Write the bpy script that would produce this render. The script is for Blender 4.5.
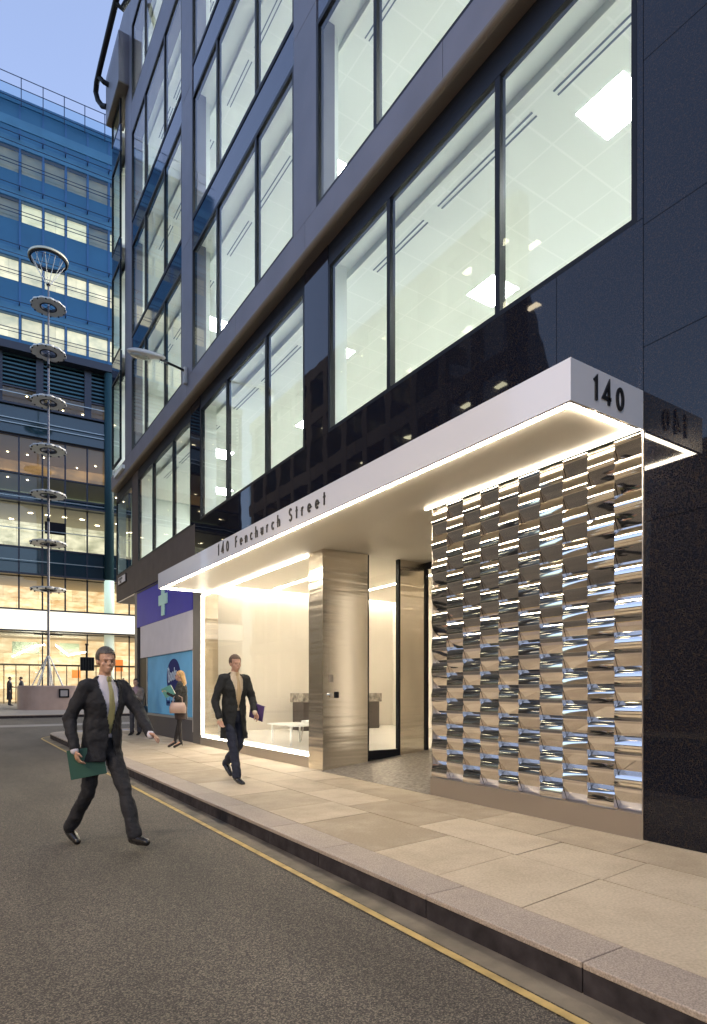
import bpy, bmesh, math, random
from mathutils import Vector, Matrix
R = math.radians
random.seed(7)
for o in list(bpy.data.objects): bpy.data.objects.remove(o, do_unlink=True)
SC = bpy.context.scene
COL = SC.collection

# ------------------------------------------------------------------ camera
cam_d = bpy.data.cameras.new('camera'); cam = bpy.data.objects.new('camera', cam_d); COL.objects.link(cam)
cam.location = (0, 0, 1.27); cam.rotation_euler = (R(90), 0, R(-33.36))
cam_d.sensor_fit = 'HORIZONTAL'; cam_d.sensor_width = 36.0; cam_d.lens = 36.0 * 613 / 707
cam_d.shift_x = 0.0; cam_d.shift_y = (690.5 - 512) / 707
cam_d.clip_start = 0.05; cam_d.clip_end = 2000
SC.camera = cam
SC.render.resolution_x = 707; SC.render.resolution_y = 1024

# ------------------------------------------------------------------ sky, sun, exposure
W = bpy.data.worlds.new('World'); SC.world = W; W.use_nodes = True
nt = W.node_tree; nt.nodes.clear()
wo = nt.nodes.new('ShaderNodeOutputWorld'); bg = nt.nodes.new('ShaderNodeBackground')
sky = nt.nodes.new('ShaderNodeTexSky'); sky.sky_type = 'NISHITA'; sky.sun_disc = False
SUN_EL, SUN_AZ = 4.0, 95.0           # afterglow beyond the junction, to the right
sky.sun_elevation = R(SUN_EL); sky.sun_rotation = R(SUN_AZ)
sky.altitude = 0; sky.air_density = 1.0; sky.dust_density = 1.6; sky.ozone_density = 3.5
hs = nt.nodes.new('ShaderNodeHueSaturation'); hs.inputs['Saturation'].default_value = 0.67; hs.inputs['Hue'].default_value = 0.512
nt.links.new(sky.outputs[0], hs.inputs['Color'])
nt.links.new(hs.outputs[0], bg.inputs[0]); bg.inputs[1].default_value = 0.135
nt.links.new(bg.outputs[0], wo.inputs[0])
sd = bpy.data.lights.new('sun', 'SUN'); sd.energy = 0.22; sd.angle = R(35); sd.color = (1.0, 0.93, 0.86)
sun = bpy.data.objects.new('sun', sd); COL.objects.link(sun)
sun.rotation_euler = (R(90 - 12), 0, R(180 - SUN_AZ))
SC.view_settings.view_transform = 'Standard'; SC.view_settings.look = 'None'
SC.view_settings.exposure = 3.0; SC.view_settings.gamma = 1.0
SC.render.engine = 'CYCLES'
SC.cycles.use_denoising = True
SC.cycles.max_bounces = 8; SC.cycles.diffuse_bounces = 4; SC.cycles.glossy_bounces = 4
SC.cycles.transparent_max_bounces = 16; SC.cycles.transmission_bounces = 4
SC.cycles.sample_clamp_indirect = 6.0
SC.cycles.caustics_reflective = False; SC.cycles.caustics_refractive = False

# ------------------------------------------------------------------ materials
MATS = {}
LS = .16            # lamp brightness against the dusk exposure
def mat(name, color=(.5, .5, .5), rough=.6, metal=0.0, spec=.5, emit=None, estr=0.0, var=0.0, vscale=3.0,
        bump=0.0, bscale=40.0, coat=0.0, stretch=None):
    if name in MATS: return MATS[name]
    m = bpy.data.materials.new(name); m.use_nodes = True; MATS[name] = m
    n = m.node_tree; b = n.nodes['Principled BSDF']
    b.inputs['Base Color'].default_value = (*color, 1); b.inputs['Roughness'].default_value = rough
    b.inputs['Metallic'].default_value = metal; b.inputs['Specular IOR Level'].default_value = spec
    b.inputs['Coat Weight'].default_value = coat; b.inputs['Coat Roughness'].default_value = .03
    if emit:
        b.inputs['Emission Color'].default_value = (*emit, 1); b.inputs['Emission Strength'].default_value = estr * LS
    if var or bump:
        tc = n.nodes.new('ShaderNodeTexCoord'); mp = n.nodes.new('ShaderNodeMapping')
        n.links.new(tc.outputs['Object'], mp.inputs[0])
        if stretch: mp.inputs['Scale'].default_value = stretch
    if var:
        nz = n.nodes.new('ShaderNodeTexNoise'); nz.inputs['Scale'].default_value = vscale; nz.inputs['Detail'].default_value = 6
        n.links.new(mp.outputs[0], nz.inputs['Vector'])
        mr = n.nodes.new('ShaderNodeMapRange'); mr.inputs[1].default_value = .3; mr.inputs[2].default_value = .7
        mr.inputs[3].default_value = 1 - var; mr.inputs[4].default_value = 1 + var
        n.links.new(nz.outputs[0], mr.inputs[0])
        mx = n.nodes.new('ShaderNodeVectorMath'); mx.operation = 'SCALE'; mx.inputs[0].default_value = color
        n.links.new(mr.outputs[0], mx.inputs['Scale']); n.links.new(mx.outputs[0], b.inputs['Base Color'])
    if bump:
        nb = n.nodes.new('ShaderNodeTexNoise'); nb.inputs['Scale'].default_value = bscale; nb.inputs['Detail'].default_value = 4
        n.links.new(mp.outputs[0], nb.inputs['Vector'])
        bp = n.nodes.new('ShaderNodeBump'); bp.inputs['Strength'].default_value = bump; bp.inputs['Distance'].default_value = .05 if name.startswith('cloth') else .01
        n.links.new(nb.outputs[0], bp.inputs['Height']); n.links.new(bp.outputs[0], b.inputs['Normal'])
    return m

def glass(name, tint=(.93, .97, .95), boost=1.0, rough=0.0):
    if name in MATS: return MATS[name]
    m = bpy.data.materials.new(name); m.use_nodes = True; MATS[name] = m; n = m.node_tree; n.nodes.clear()
    o = n.nodes.new('ShaderNodeOutputMaterial'); t = n.nodes.new('ShaderNodeBsdfTransparent'); t.inputs[0].default_value = (*tint, 1)
    g = n.nodes.new('ShaderNodeBsdfGlossy'); g.inputs['Roughness'].default_value = rough
    fr = n.nodes.new('ShaderNodeLayerWeight'); fr.inputs[0].default_value = .5      # facing = 1 - |cos|
    pw = n.nodes.new('ShaderNodeMath'); pw.operation = 'POWER'; pw.inputs[1].default_value = 5
    mu = n.nodes.new('ShaderNodeMath'); mu.operation = 'MULTIPLY_ADD'; mu.inputs[1].default_value = .92; mu.inputs[2].default_value = .075 * boost; mu.use_clamp = True
    mx = n.nodes.new('ShaderNodeMixShader')
    n.links.new(fr.outputs['Facing'], pw.inputs[0]); n.links.new(pw.outputs[0], mu.inputs[0]); n.links.new(mu.outputs[0], mx.inputs[0])
    n.links.new(t.outputs[0], mx.inputs[1]); n.links.new(g.outputs[0], mx.inputs[2]); n.links.new(mx.outputs[0], o.inputs[0])
    return m

def nn(n, typ, **kw):
    x = n.nodes.new(typ)
    for k, v in kw.items(): setattr(x, k, v)
    return x

def asphalt():
    m = mat('asphalt', (.16, .15, .14), .72); n = m.node_tree; b = n.nodes['Principled BSDF']
    tc = nn(n, 'ShaderNodeTexCoord')
    vo = nn(n, 'ShaderNodeTexVoronoi'); vo.inputs['Scale'].default_value = 170
    n.links.new(tc.outputs['Object'], vo.inputs['Vector'])
    big = nn(n, 'ShaderNodeTexNoise'); big.inputs['Scale'].default_value = .55; big.inputs['Detail'].default_value = 8; big.inputs['Roughness'].default_value = .6
    mp = nn(n, 'ShaderNodeMapping'); mp.inputs['Scale'].default_value = (1.4, .5, 1)
    n.links.new(tc.outputs['Object'], mp.inputs[0]); n.links.new(mp.outputs[0], big.inputs['Vector'])
    fine = nn(n, 'ShaderNodeTexNoise'); fine.inputs['Scale'].default_value = 80; fine.inputs['Detail'].default_value = 5; fine.inputs['Roughness'].default_value = .75
    n.links.new(tc.outputs['Object'], fine.inputs['Vector'])
    cr = nn(n, 'ShaderNodeValToRGB'); cr.color_ramp.elements[0].position = .12; cr.color_ramp.elements[0].color = (.035, .031, .028, 1)
    cr.color_ramp.elements[1].position = .9; cr.color_ramp.elements[1].color = (.225, .192, .146, 1)
    e = cr.color_ramp.elements.new(.55); e.color = (.086, .073, .058, 1)
    sep = nn(n, 'ShaderNodeSeparateColor'); n.links.new(vo.outputs['Color'], sep.inputs[0])
    n.links.new(sep.outputs[0], cr.inputs[0])
    mr = nn(n, 'ShaderNodeMapRange'); mr.inputs[1].default_value = .3; mr.inputs[2].default_value = .7; mr.inputs[3].default_value = .66; mr.inputs[4].default_value = 1.22
    n.links.new(big.outputs[0], mr.inputs[0]); mr.inputs[3].default_value = .58
    mr2 = nn(n, 'ShaderNodeMapRange'); mr2.inputs[1].default_value = .35; mr2.inputs[2].default_value = .65; mr2.inputs[3].default_value = .6; mr2.inputs[4].default_value = 1.35
    n.links.new(fine.outputs[0], mr2.inputs[0])
    mm = nn(n, 'ShaderNodeMath', operation='MULTIPLY'); n.links.new(mr.outputs[0], mm.inputs[0]); n.links.new(mr2.outputs[0], mm.inputs[1])
    sc = nn(n, 'ShaderNodeVectorMath', operation='SCALE'); n.links.new(cr.outputs[0], sc.inputs[0]); n.links.new(mm.outputs[0], sc.inputs['Scale'])
    n.links.new(sc.outputs[0], b.inputs['Base Color'])
    bp = nn(n, 'ShaderNodeBump'); bp.inputs['Strength'].default_value = .7; bp.inputs['Distance'].default_value = .006
    n.links.new(fine.outputs[0], bp.inputs['Height']); n.links.new(bp.outputs[0], b.inputs['Normal'])
    return m

def slab_stone(name, ca, cb, vs=2.2, speck=0.0):
    """riven sandstone / granite slabs, each mesh island its own tone"""
    m = mat(name, ca, .65); n = m.node_tree; b = n.nodes['Principled BSDF']
    tc = nn(n, 'ShaderNodeTexCoord'); ge = nn(n, 'ShaderNodeNewGeometry')
    no = nn(n, 'ShaderNodeTexNoise'); no.inputs['Scale'].default_value = vs; no.inputs['Detail'].default_value = 7; no.inputs['Roughness'].default_value = .65
    n.links.new(tc.outputs['Object'], no.inputs['Vector'])
    st = nn(n, 'ShaderNodeTexNoise'); st.inputs['Scale'].default_value = 60 if not speck else 120; st.inputs['Detail'].default_value = 3
    n.links.new(tc.outputs['Object'], st.inputs['Vector'])
    a1 = nn(n, 'ShaderNodeMath', operation='MULTIPLY_ADD'); a1.inputs[1].default_value = .85
    n.links.new(ge.outputs['Random Per Island'], a1.inputs[0])
    a0 = nn(n, 'ShaderNodeMath', operation='MULTIPLY_ADD'); a0.inputs[1].default_value = 1.9; a0.inputs[2].default_value = -.85
    n.links.new(no.outputs[0], a0.inputs[0]); n.links.new(a0.outputs[0], a1.inputs[2])
    mx = nn(n, 'ShaderNodeMix', data_type='RGBA'); mx.inputs[6].default_value = (*ca, 1); mx.inputs[7].default_value = (*cb, 1); mx.clamp_factor = True
    n.links.new(a1.outputs[0], mx.inputs[0])
    mr = nn(n, 'ShaderNodeMapRange'); mr.inputs[1].default_value = .35; mr.inputs[2].default_value = .65
    mr.inputs[3].default_value = .88 - speck; mr.inputs[4].default_value = 1.1 + speck
    n.links.new(st.outputs[0], mr.inputs[0])
    sc = nn(n, 'ShaderNodeVectorMath', operation='SCALE'); n.links.new(mx.outputs[2], sc.inputs[0]); n.links.new(mr.outputs[0], sc.inputs['Scale'])
    n.links.new(sc.outputs[0], b.inputs['Base Color'])
    bp = nn(n, 'ShaderNodeBump'); bp.inputs['Strength'].default_value = .25; bp.inputs['Distance'].default_value = .01
    n.links.new(no.outputs[0], bp.inputs['Height']); n.links.new(bp.outputs[0], b.inputs['Normal'])
    return m

def speckled_granite():
    m = mat('polished_granite', (.02, .018, .018), .02, spec=.36); n = m.node_tree; b = n.nodes['Principled BSDF']
    tc = nn(n, 'ShaderNodeTexCoord'); vo = nn(n, 'ShaderNodeTexVoronoi'); vo.inputs['Scale'].default_value = 130
    n.links.new(tc.outputs['Object'], vo.inputs['Vector'])
    sep = nn(n, 'ShaderNodeSeparateColor'); n.links.new(vo.outputs['Color'], sep.inputs[0])
    cr = nn(n, 'ShaderNodeValToRGB'); cr.color_ramp.elements[0].position = .5; cr.color_ramp.elements[0].color = (.004, .006, .013, 1)
    cr.color_ramp.elements[1].position = 1; cr.color_ramp.elements[1].color = (.030, .021, .016, 1)
    n.links.new(sep.outputs[0], cr.inputs[0]); n.links.new(cr.outputs[0], b.inputs['Base Color'])
    nz = nn(n, 'ShaderNodeTexNoise'); nz.inputs['Scale'].default_value = 1.2; n.links.new(tc.outputs['Object'], nz.inputs['Vector'])
    bp = nn(n, 'ShaderNodeBump'); bp.inputs['Strength'].default_value = .03; bp.inputs['Distance'].default_value = .05
    n.links.new(nz.outputs[0], bp.inputs['Height']); n.links.new(bp.outputs[0], b.inputs['Normal'])
    return m

def ceiling_tiles():
    m = mat('ceiling_tiles', (.8, .8, .76), .7); n = m.node_tree; b = n.nodes['Principled BSDF']
    tc = nn(n, 'ShaderNodeTexCoord'); br = nn(n, 'ShaderNodeTexBrick'); br.offset = 0; br.inputs['Scale'].default_value = 1
    br.inputs['Brick Width'].default_value = .62; br.inputs['Row Height'].default_value = .62; br.inputs['Mortar Size'].default_value = .014
    br.inputs['Color1'].default_value = (.74, .78, .755, 1); br.inputs['Color2'].default_value = (.73, .77, .745, 1); br.inputs['Mortar'].default_value = (.80, .83, .81, 1)
    n.links.new(tc.outputs['Object'], br.inputs['Vector']); n.links.new(br.outputs[0], b.inputs['Base Color'])
    return m

def brushed(name, color=(.62, .56, .50), rough=.24, axis=2, bump=.12):
    m = mat(name, color, rough, metal=1.0); n = m.node_tree; b = n.nodes['Principled BSDF']
    tc = nn(n, 'ShaderNodeTexCoord'); mp = nn(n, 'ShaderNodeMapping')
    s = [420, 420, 420]; s[axis] = 3; mp.inputs['Scale'].default_value = s
    no = nn(n, 'ShaderNodeTexNoise'); no.inputs['Scale'].default_value = 1; no.inputs['Detail'].default_value = 3
    n.links.new(tc.outputs['Object'], mp.inputs[0]); n.links.new(mp.outputs[0], no.inputs['Vector'])
    mr = nn(n, 'ShaderNodeMapRange'); mr.inputs[3].default_value = rough - .04; mr.inputs[4].default_value = rough + .05
    n.links.new(no.outputs[0], mr.inputs[0]); n.links.new(mr.outputs[0], b.inputs['Roughness'])
    # slow waviness of the sheet metal
    w = nn(n, 'ShaderNodeTexNoise'); w.inputs['Scale'].default_value = 2.2; w.inputs['Detail'].default_value = 1
    mp2 = nn(n, 'ShaderNodeMapping'); mp2.inputs['Scale'].default_value = (.35, .35, 5.0)
    n.links.new(tc.outputs['Object'], mp2.inputs[0]); n.links.new(mp2.outputs[0], w.inputs['Vector'])
    bp = nn(n, 'ShaderNodeBump'); bp.inputs['Strength'].default_value = bump; bp.inputs['Distance'].default_value = .08
    n.links.new(w.outputs[0], bp.inputs['Height']); n.links.new(bp.outputs[0], b.inputs['Normal'])
    return m

def lit_room(name, ca, cb, strength, scale=(.5, .5, 1.2)):
    """a lit room seen far off through glass: uneven warm light"""
    if name in MATS: return MATS[name]
    m = mat(name, ca, .8); n = m.node_tree; b = n.nodes['Principled BSDF']
    tc = nn(n, 'ShaderNodeTexCoord'); mp = nn(n, 'ShaderNodeMapping'); mp.inputs['Scale'].default_value = scale
    no = nn(n, 'ShaderNodeTexNoise'); no.inputs['Scale'].default_value = 1; no.inputs['Detail'].default_value = 5; no.inputs['Roughness'].default_value = .7
    n.links.new(tc.outputs['Object'], mp.inputs[0]); n.links.new(mp.outputs[0], no.inputs['Vector'])
    cr = nn(n, 'ShaderNodeValToRGB'); cr.color_ramp.elements[0].position = .35; cr.color_ramp.elements[0].color = (*ca, 1)
    cr.color_ramp.elements[1].position = .68; cr.color_ramp.elements[1].color = (*cb, 1)
    br = nn(n, 'ShaderNodeTexBrick'); br.offset = .37; br.inputs['Scale'].default_value = 1; br.inputs['Brick Width'].default_value = 2.3; br.inputs['Row Height'].default_value = 1.35
    br.inputs['Mortar Size'].default_value = .012; br.inputs['Color1'].default_value = (.72, .70, .66, 1); br.inputs['Color2'].default_value = (1.15, 1.12, 1.05, 1); br.inputs['Mortar'].default_value = (.35, .32, .28, 1)
    sx = nn(n, 'ShaderNodeSeparateXYZ'); cx = nn(n, 'ShaderNodeCombineXYZ'); n.links.new(tc.outputs['Object'], sx.inputs[0]); n.links.new(sx.outputs[0], cx.inputs[0]); n.links.new(sx.outputs[2], cx.inputs[1]); n.links.new(cx.outputs[0], br.inputs['Vector'])
    ml = nn(n, 'ShaderNodeVectorMath', operation='MULTIPLY')
    n.links.new(no.outputs[0], cr.inputs[0]); n.links.new(cr.outputs[0], ml.inputs[0]); n.links.new(br.outputs[0], ml.inputs[1]); n.links.new(ml.outputs[0], b.inputs['Emission Color'])
    b.inputs['Emission Strength'].default_value = strength * LS; b.inputs['Base Color'].default_value = (.3, .28, .24, 1)
    return m

M_ASPH = asphalt()
M_PAVE = slab_stone('york_stone', (.54, .45, .325), (.33, .26, .175))
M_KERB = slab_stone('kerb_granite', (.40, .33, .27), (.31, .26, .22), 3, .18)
M_KERBF = mat('shaded_kerb_face', (.038, .033, .036), .9, spec=.15, var=.4, vscale=9, bump=.3)  # shade on the upright granite kerb face, put into a darker base colour
M_GUT = mat('worn_gutter', (.15,.125,.09), .6, var=.6, vscale=3.2, bump=.2, bscale=60)
M_YEL = mat('yellow_paint', (.48,.34,.12), .6, var=.28, vscale=9)
M_WPAINT = mat('white_paint', (.55, .52, .45), .6, var=.2, vscale=6)
M_STONE = mat('grey_stone_panel', (.165, .158, .185), .42, spec=.4, var=.10, vscale=1.3, bump=.05, bscale=90)
M_SOFF = mat('bronze_soffit', (.16, .13, .10), .5)
M_GRAN = speckled_granite()
M_BLK = mat('black_frame', (.008, .009, .013), .4, spec=.18)
M_SPAN = mat('dark_blue_spandrel_glass', (.02, .03, .06), .04, spec=1.0)
M_GLASS = glass('clear_glass')
M_GLASS2 = glass('green_grey_glass', (.80, .90, .86), 1.6)
M_GLASSL = glass('lobby_glass', (.97, .98, .96), .8)
M_CEIL = ceiling_tiles()
M_IWALL = mat('cream_wall', (.76, .80, .76), .7)
M_IFLR = mat('pale_floor', (.62, .60, .54), .5)
M_PANEL = mat('light_panel', (.9, .9, .9), .5, emit=(.97, 1.0, .97), estr=52)
M_SLOT = mat('slot_grey', (.10, .13, .20), .5)
M_WHITE = mat('white_glass_fascia', (.78, .77, .78), .16, spec=.6, coat=.4)
M_SOFW = mat('white_soffit', (.78, .72, .62), .45)
M_LED = mat('warm_led', (1, .95, .85), .5, emit=(1.0, .89, .70), estr=50)
M_LEDC = mat('cool_led', (1, .97, .9), .5, emit=(1.0, .92, .76), estr=24)
M_MIRR = mat('mirror_steel', (.80, .75, .69), .035, metal=1.0)
M_STEEL = brushed('brushed_steel', (.80, .73, .63), .20, 0, .10)
M_STEELP = brushed('plinth_steel', (.50, .45, .41), .36, 1, .03)
M_LET = mat('dark_lettering', (.03, .03, .032), .35, metal=.5)
M_CHR = mat('chrome', (.8, .8, .8), .12, metal=1)
M_RED = mat('red_sticker', (.5, .03, .05), .5)

# ------------------------------------------------------------------ mesh builder
class MB:
    def __init__(s): s.bm = bmesh.new()
    def box(s, x0, x1, y0, y1, z0, z1, M=None, bev=0):
        v = [s.bm.verts.new(Vector(p)) for p in ((x0,y0,z0),(x1,y0,z0),(x1,y1,z0),(x0,y1,z0),(x0,y0,z1),(x1,y0,z1),(x1,y1,z1),(x0,y1,z1))]
        fs = [s.bm.faces.new([v[i] for i in f]) for f in ((3,2,1,0),(4,5,6,7),(0,1,5,4),(1,2,6,5),(2,3,7,6),(3,0,4,7))]
        if bev:
            g = bmesh.ops.bevel(s.bm, geom=list({e for f in fs for e in f.edges}), offset=bev, segments=2, affect='EDGES', profile=.5)
            vs = {w for f in g['faces'] for w in f.verts} | {w for w in v if w.is_valid}
            v = list(vs)
        if M:
            for w in v: w.co = M @ w.co
        return s
    def quad(s, *p):
        s.bm.faces.new([s.bm.verts.new(Vector(q)) for q in p]); return s
    def prism(s, pts, off):
        """closed outline pts extruded along vector off"""
        off = Vector(off); a = [s.bm.verts.new(Vector(p)) for p in pts]; b = [s.bm.verts.new(Vector(p) + off) for p in pts]
        s.bm.faces.new(a[::-1]); s.bm.faces.new(b); n = len(a)
        for i in range(n): s.bm.faces.new([a[i], a[(i+1) % n], b[(i+1) % n], b[i]])
        return s
    def tube(s, pts, r, n=10, cap=True):
        pts = [Vector(p) for p in pts]; rr = r if isinstance(r, (list, tuple)) else [r]*len(pts); rings = []
        up = None
        for i, p in enumerate(pts):
            d = (pts[min(i+1, len(pts)-1)] - pts[max(i-1, 0)]).normalized()
            if up is None: up = Vector((0,0,1)) if abs(d.z) < .9 else Vector((1,0,0))
            u = d.cross(up).normalized(); w = d.cross(u).normalized(); up = -w if (-w).dot(up) > 0 else w
            rings.append([s.bm.verts.new(p + (u*math.cos(2*math.pi*k/n) + w*math.sin(2*math.pi*k/n))*rr[i]) for k in range(n)])
        for a, b in zip(rings, rings[1:]):
            for k in range(n): s.bm.faces.new([a[k], a[(k+1) % n], b[(k+1) % n], b[k]])
        if cap: s.bm.faces.new(rings[0][::-1]); s.bm.faces.new(rings[-1])
        return s
    def ring(s, c, R0, R1, z0, z1, n=32, wob=0, wn=0):
        c = Vector(c); A = []
        for k in range(n):
            t = 2*math.pi*k/n; ro = R1 * (1 + wob*math.cos(wn*t)); d = Vector((math.cos(t), math.sin(t), 0))
            A.append([s.bm.verts.new(c + d*q + Vector((0,0,z))) for q, z in ((R0, z0), (ro, z0), (ro, z1), (R0, z1))])
        for k in range(n):
            a, b = A[k], A[(k+1) % n]
            for i in range(4): s.bm.faces.new([a[i], b[i], b[(i+1) % 4], a[(i+1) % 4]])
        return s
    def ell(s, c, r, M=None, seg=16):
        g = bmesh.ops.create_uvsphere(s.bm, u_segments=seg, v_segments=seg//2+2, radius=1)
        for v in g['verts']:
            v.co = Vector((v.co.x*r[0], v.co.y*r[1], v.co.z*r[2]))
            if M: v.co = M @ v.co
            v.co += Vector(c)
        return s
    def caps(s, p0, p1, r0, r1, seg=12):
        p0, p1 = Vector(p0), Vector(p1); d = p1 - p0; L = max(d.length, 1e-4); q = d.to_track_quat('Z', 'Y'); prof = []
        for i in range(5): a = -math.pi/2 + i*math.pi/8; prof.append((r0*math.cos(a), r0*math.sin(a)))
        for i in range(5): a = i*math.pi/8; prof.append((r1*math.cos(a), L + r1*math.sin(a)))
        rings = []
        for (rr, z) in prof:
            rr = max(rr, 1e-5)
            rings.append([s.bm.verts.new(p0 + q @ Vector((rr*math.cos(2*math.pi*k/seg), rr*math.sin(2*math.pi*k/seg), z))) for k in range(seg)])
        for a, b in zip(rings, rings[1:]):
            for k in range(seg): s.bm.faces.new([a[k], a[(k+1) % seg], b[(k+1) % seg], b[k]])
        s.bm.faces.new(rings[0][::-1]); s.bm.faces.new(rings[-1]); return s
    def loft(s, rings, n=24, power=2.0):
        """rings: (cx, cy, z, rx, ry) closed"""
        rs = []
        for (cx, cy, z, rx, ry) in rings:
            L = []
            for k in range(n):
                t = 2*math.pi*k/n; ct, st = math.cos(t), math.sin(t)
                L.append(s.bm.verts.new((cx + rx*math.copysign(abs(ct)**(2/power), ct), cy + ry*math.copysign(abs(st)**(2/power), st), z)))
            rs.append(L)
        for a, b in zip(rs, rs[1:]):
            for k in range(n): s.bm.faces.new([a[k], a[(k+1) % n], b[(k+1) % n], b[k]])
        s.bm.faces.new(rs[0][::-1]); s.bm.faces.new(rs[-1]); return s
    def build(s, name, m, parent=None, smooth=False, recalc=True):
        if recalc: bmesh.ops.recalc_face_normals(s.bm, faces=s.bm.faces[:])
        me = bpy.data.meshes.new(name); s.bm.to_mesh(me); s.bm.free()
        me.materials.append(m); o = bpy.data.objects.new(name, me); COL.objects.link(o)
        if smooth:
            for p in me.polygons: p.use_smooth = True
        if parent: o.parent = parent
        return o

def empty(name, loc=(0,0,0), rz=0):
    o = bpy.data.objects.new(name, None); COL.objects.link(o); o.location = loc; o.rotation_euler = (0, 0, rz)
    o.empty_display_size = .2; return o
def tag(o, label=None, cat=None, group=None, kind=None):
    if label: o['label'] = label
    if cat: o['category'] = cat
    if group: o['group'] = group
    if kind: o['kind'] = kind
    return o
def struct(o): o['kind'] = 'structure'; return o
def copy_tree(o, parent=None):
    c = o.copy(); COL.objects.link(c); c.parent = parent
    for ch in [x for x in bpy.data.objects if x.parent == o]: copy_tree(ch, c)
    return c

# ------------------------------------------------------------------ ground, road, pavement
ZR = -.15
XK, XB, XW = 2.464, 2.79, 4.911          # kerb face, back of kerb, facade plane
g = MB(); g.quad((-600,-600,-.30),(700,-600,-.30),(700,900,-.30),(-600,900,-.30)); struct(g.build('ground', mat('dark_earth', (.09,.085,.08), .9, var=.2, vscale=.1)))
g = MB(); g.quad((-14,-40,ZR),(XK+.4,-40,ZR),(XK+.4,35.9,ZR),(-14,35.9,ZR)); g.quad((XK+.4,20.6,ZR),(90,20.6,ZR),(90,35.9,ZR),(XK+.4,35.9,ZR))
g.quad((-60,20.6,ZR),(-14,20.6,ZR),(-14,35.9,ZR),(-60,35.9,ZR))
struct(g.build('road', M_ASPH))
# worn strip between kerb and line, yellow line turning the corner
def strip(x0, x1, z, y0=-12, y1=19.9):
    """ribbon along the kerb which bends round the corner into the side road"""
    P = [((x0, y), (x1, y)) for y in (y0, 0, 5, 10, 15, y1)]
    cx, cy = 3.9, y1
    for i in range(1, 9):
        t = math.pi - i*math.pi/16
        a, b = cx - x0, cx - x1
        P.append(((cx + a*math.cos(t), cy + a*math.sin(t)), (cx + b*math.cos(t), cy + b*math.sin(t))))
    P.append(((26, cy + cx - x0), (26, cy + cx - x1)))
    m = MB()
    for (a, b), (c_, d) in zip(P, P[1:]): m.quad((*a, z), (*b, z), (*d, z), (*c_, z))
    return m
struct(strip(2.285, XK + .02, ZR + .004).build('gutter', M_GUT))
struct(strip(2.215, 2.268, ZR + .008).build('road_marking', M_YEL))
g = MB(); g.box(XK+.1, 26, -12, 19.9, -.29, -.034); g.prism([(3.9,19.9,-.29),(26,19.9,-.29),(26,21.2,-.29)] + [(3.9+1.3*math.cos(math.pi/2+i*math.pi/16), 19.9+1.3*math.sin(math.pi/2+i*math.pi/16), -.29) for i in range(8)], (0,0,.256))
struct(g.build('pavement_bed', mat('dark_mortar', (.13,.105,.075), .9)))
pm = MB(); rnd = random.Random(3)
rows = [(XB, 3.655), (3.655, 4.28), (4.28, XW+.05)]
SK = .10
gap = .009
def slab(m, x0, x1, y0, y1, dz=0):
    a = gap/2
    P = [(x0+a, y0+a+SK*(x0-XB)), (x1-a, y0+a+SK*(x1-XB)), (x1-a, y1-a+SK*(x1-XB)), (x0+a, y1-a+SK*(x0-XB))]
    m.prism([(p[0], p[1], -.05) for p in P], (0, 0, .05+dz))
for ri, (x0, x1) in enumerate(rows):
    y = -10 + ri*.43
    while y < 19.8:
        L = rnd.choice((.75, .9, 1.05, 1.2, 1.2))
        slab(pm, x0, x1, y, min(y+L, 20.3), rnd.uniform(-.0015, .0015)); y += L
for x in range(0, 16):                      # pavement round the corner
    slab(pm, 4.95+x*1.1, 4.95+(x+1)*1.1, 20.25 if x == 0 else 19.8-.1*x*1.1, 20.95-.11*x, 0)
struct(pm.build('pavement', M_PAVE))
kt = MB(); kf = MB(); y = 1.803 - 1.13*12; rnd = random.Random(5)
ys = [-12]
while ys[-1] < 1.803-1.0: ys.append(ys[-1]+1.2)
ys = ys[:-1] + [.66, 1.803, 2.93, 4.26, 5.185, 6.4, 7.3, 8.31]
while ys[-1] < 18.8: ys.append(ys[-1] + rnd.uniform(.9, 1.4))
ys.append(19.9)
for a, b in zip(ys, ys[1:]):
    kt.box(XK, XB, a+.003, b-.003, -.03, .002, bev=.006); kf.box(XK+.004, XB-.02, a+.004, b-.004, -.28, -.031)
N = 10
for i in range(N):
    t0, t1 = math.pi - i*math.pi/2/N, math.pi - (i+1)*math.pi/2/N; r0, r1 = 3.9-XK, 3.9-XB
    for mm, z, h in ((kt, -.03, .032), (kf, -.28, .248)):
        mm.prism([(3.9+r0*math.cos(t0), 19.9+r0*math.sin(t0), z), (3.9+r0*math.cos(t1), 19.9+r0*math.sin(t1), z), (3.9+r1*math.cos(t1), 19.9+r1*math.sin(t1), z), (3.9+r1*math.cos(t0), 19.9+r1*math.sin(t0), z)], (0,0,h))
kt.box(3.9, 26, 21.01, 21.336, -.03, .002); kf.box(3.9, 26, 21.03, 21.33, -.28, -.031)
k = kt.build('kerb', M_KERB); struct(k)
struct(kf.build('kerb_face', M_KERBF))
# corner slabs between the curved kerb and the straight paving
cs = MB(); cs.prism([(XB+.006, 20.1, -.05), (4.9, 20.3, -.05), (4.9, 21.0, -.05), (3.9, 21.0, -.05)] + [(3.9+1.1*math.cos(t), 19.9+1.1*math.sin(t), -.05) for t in (R(105), R(120), R(135), R(150), R(165))], (0,0,.048))
struct(cs.build('pavement_corner', mat('blister_paving', (.30,.30,.36), .7, var=.15, vscale=12, bump=.5, bscale=30)))
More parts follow.
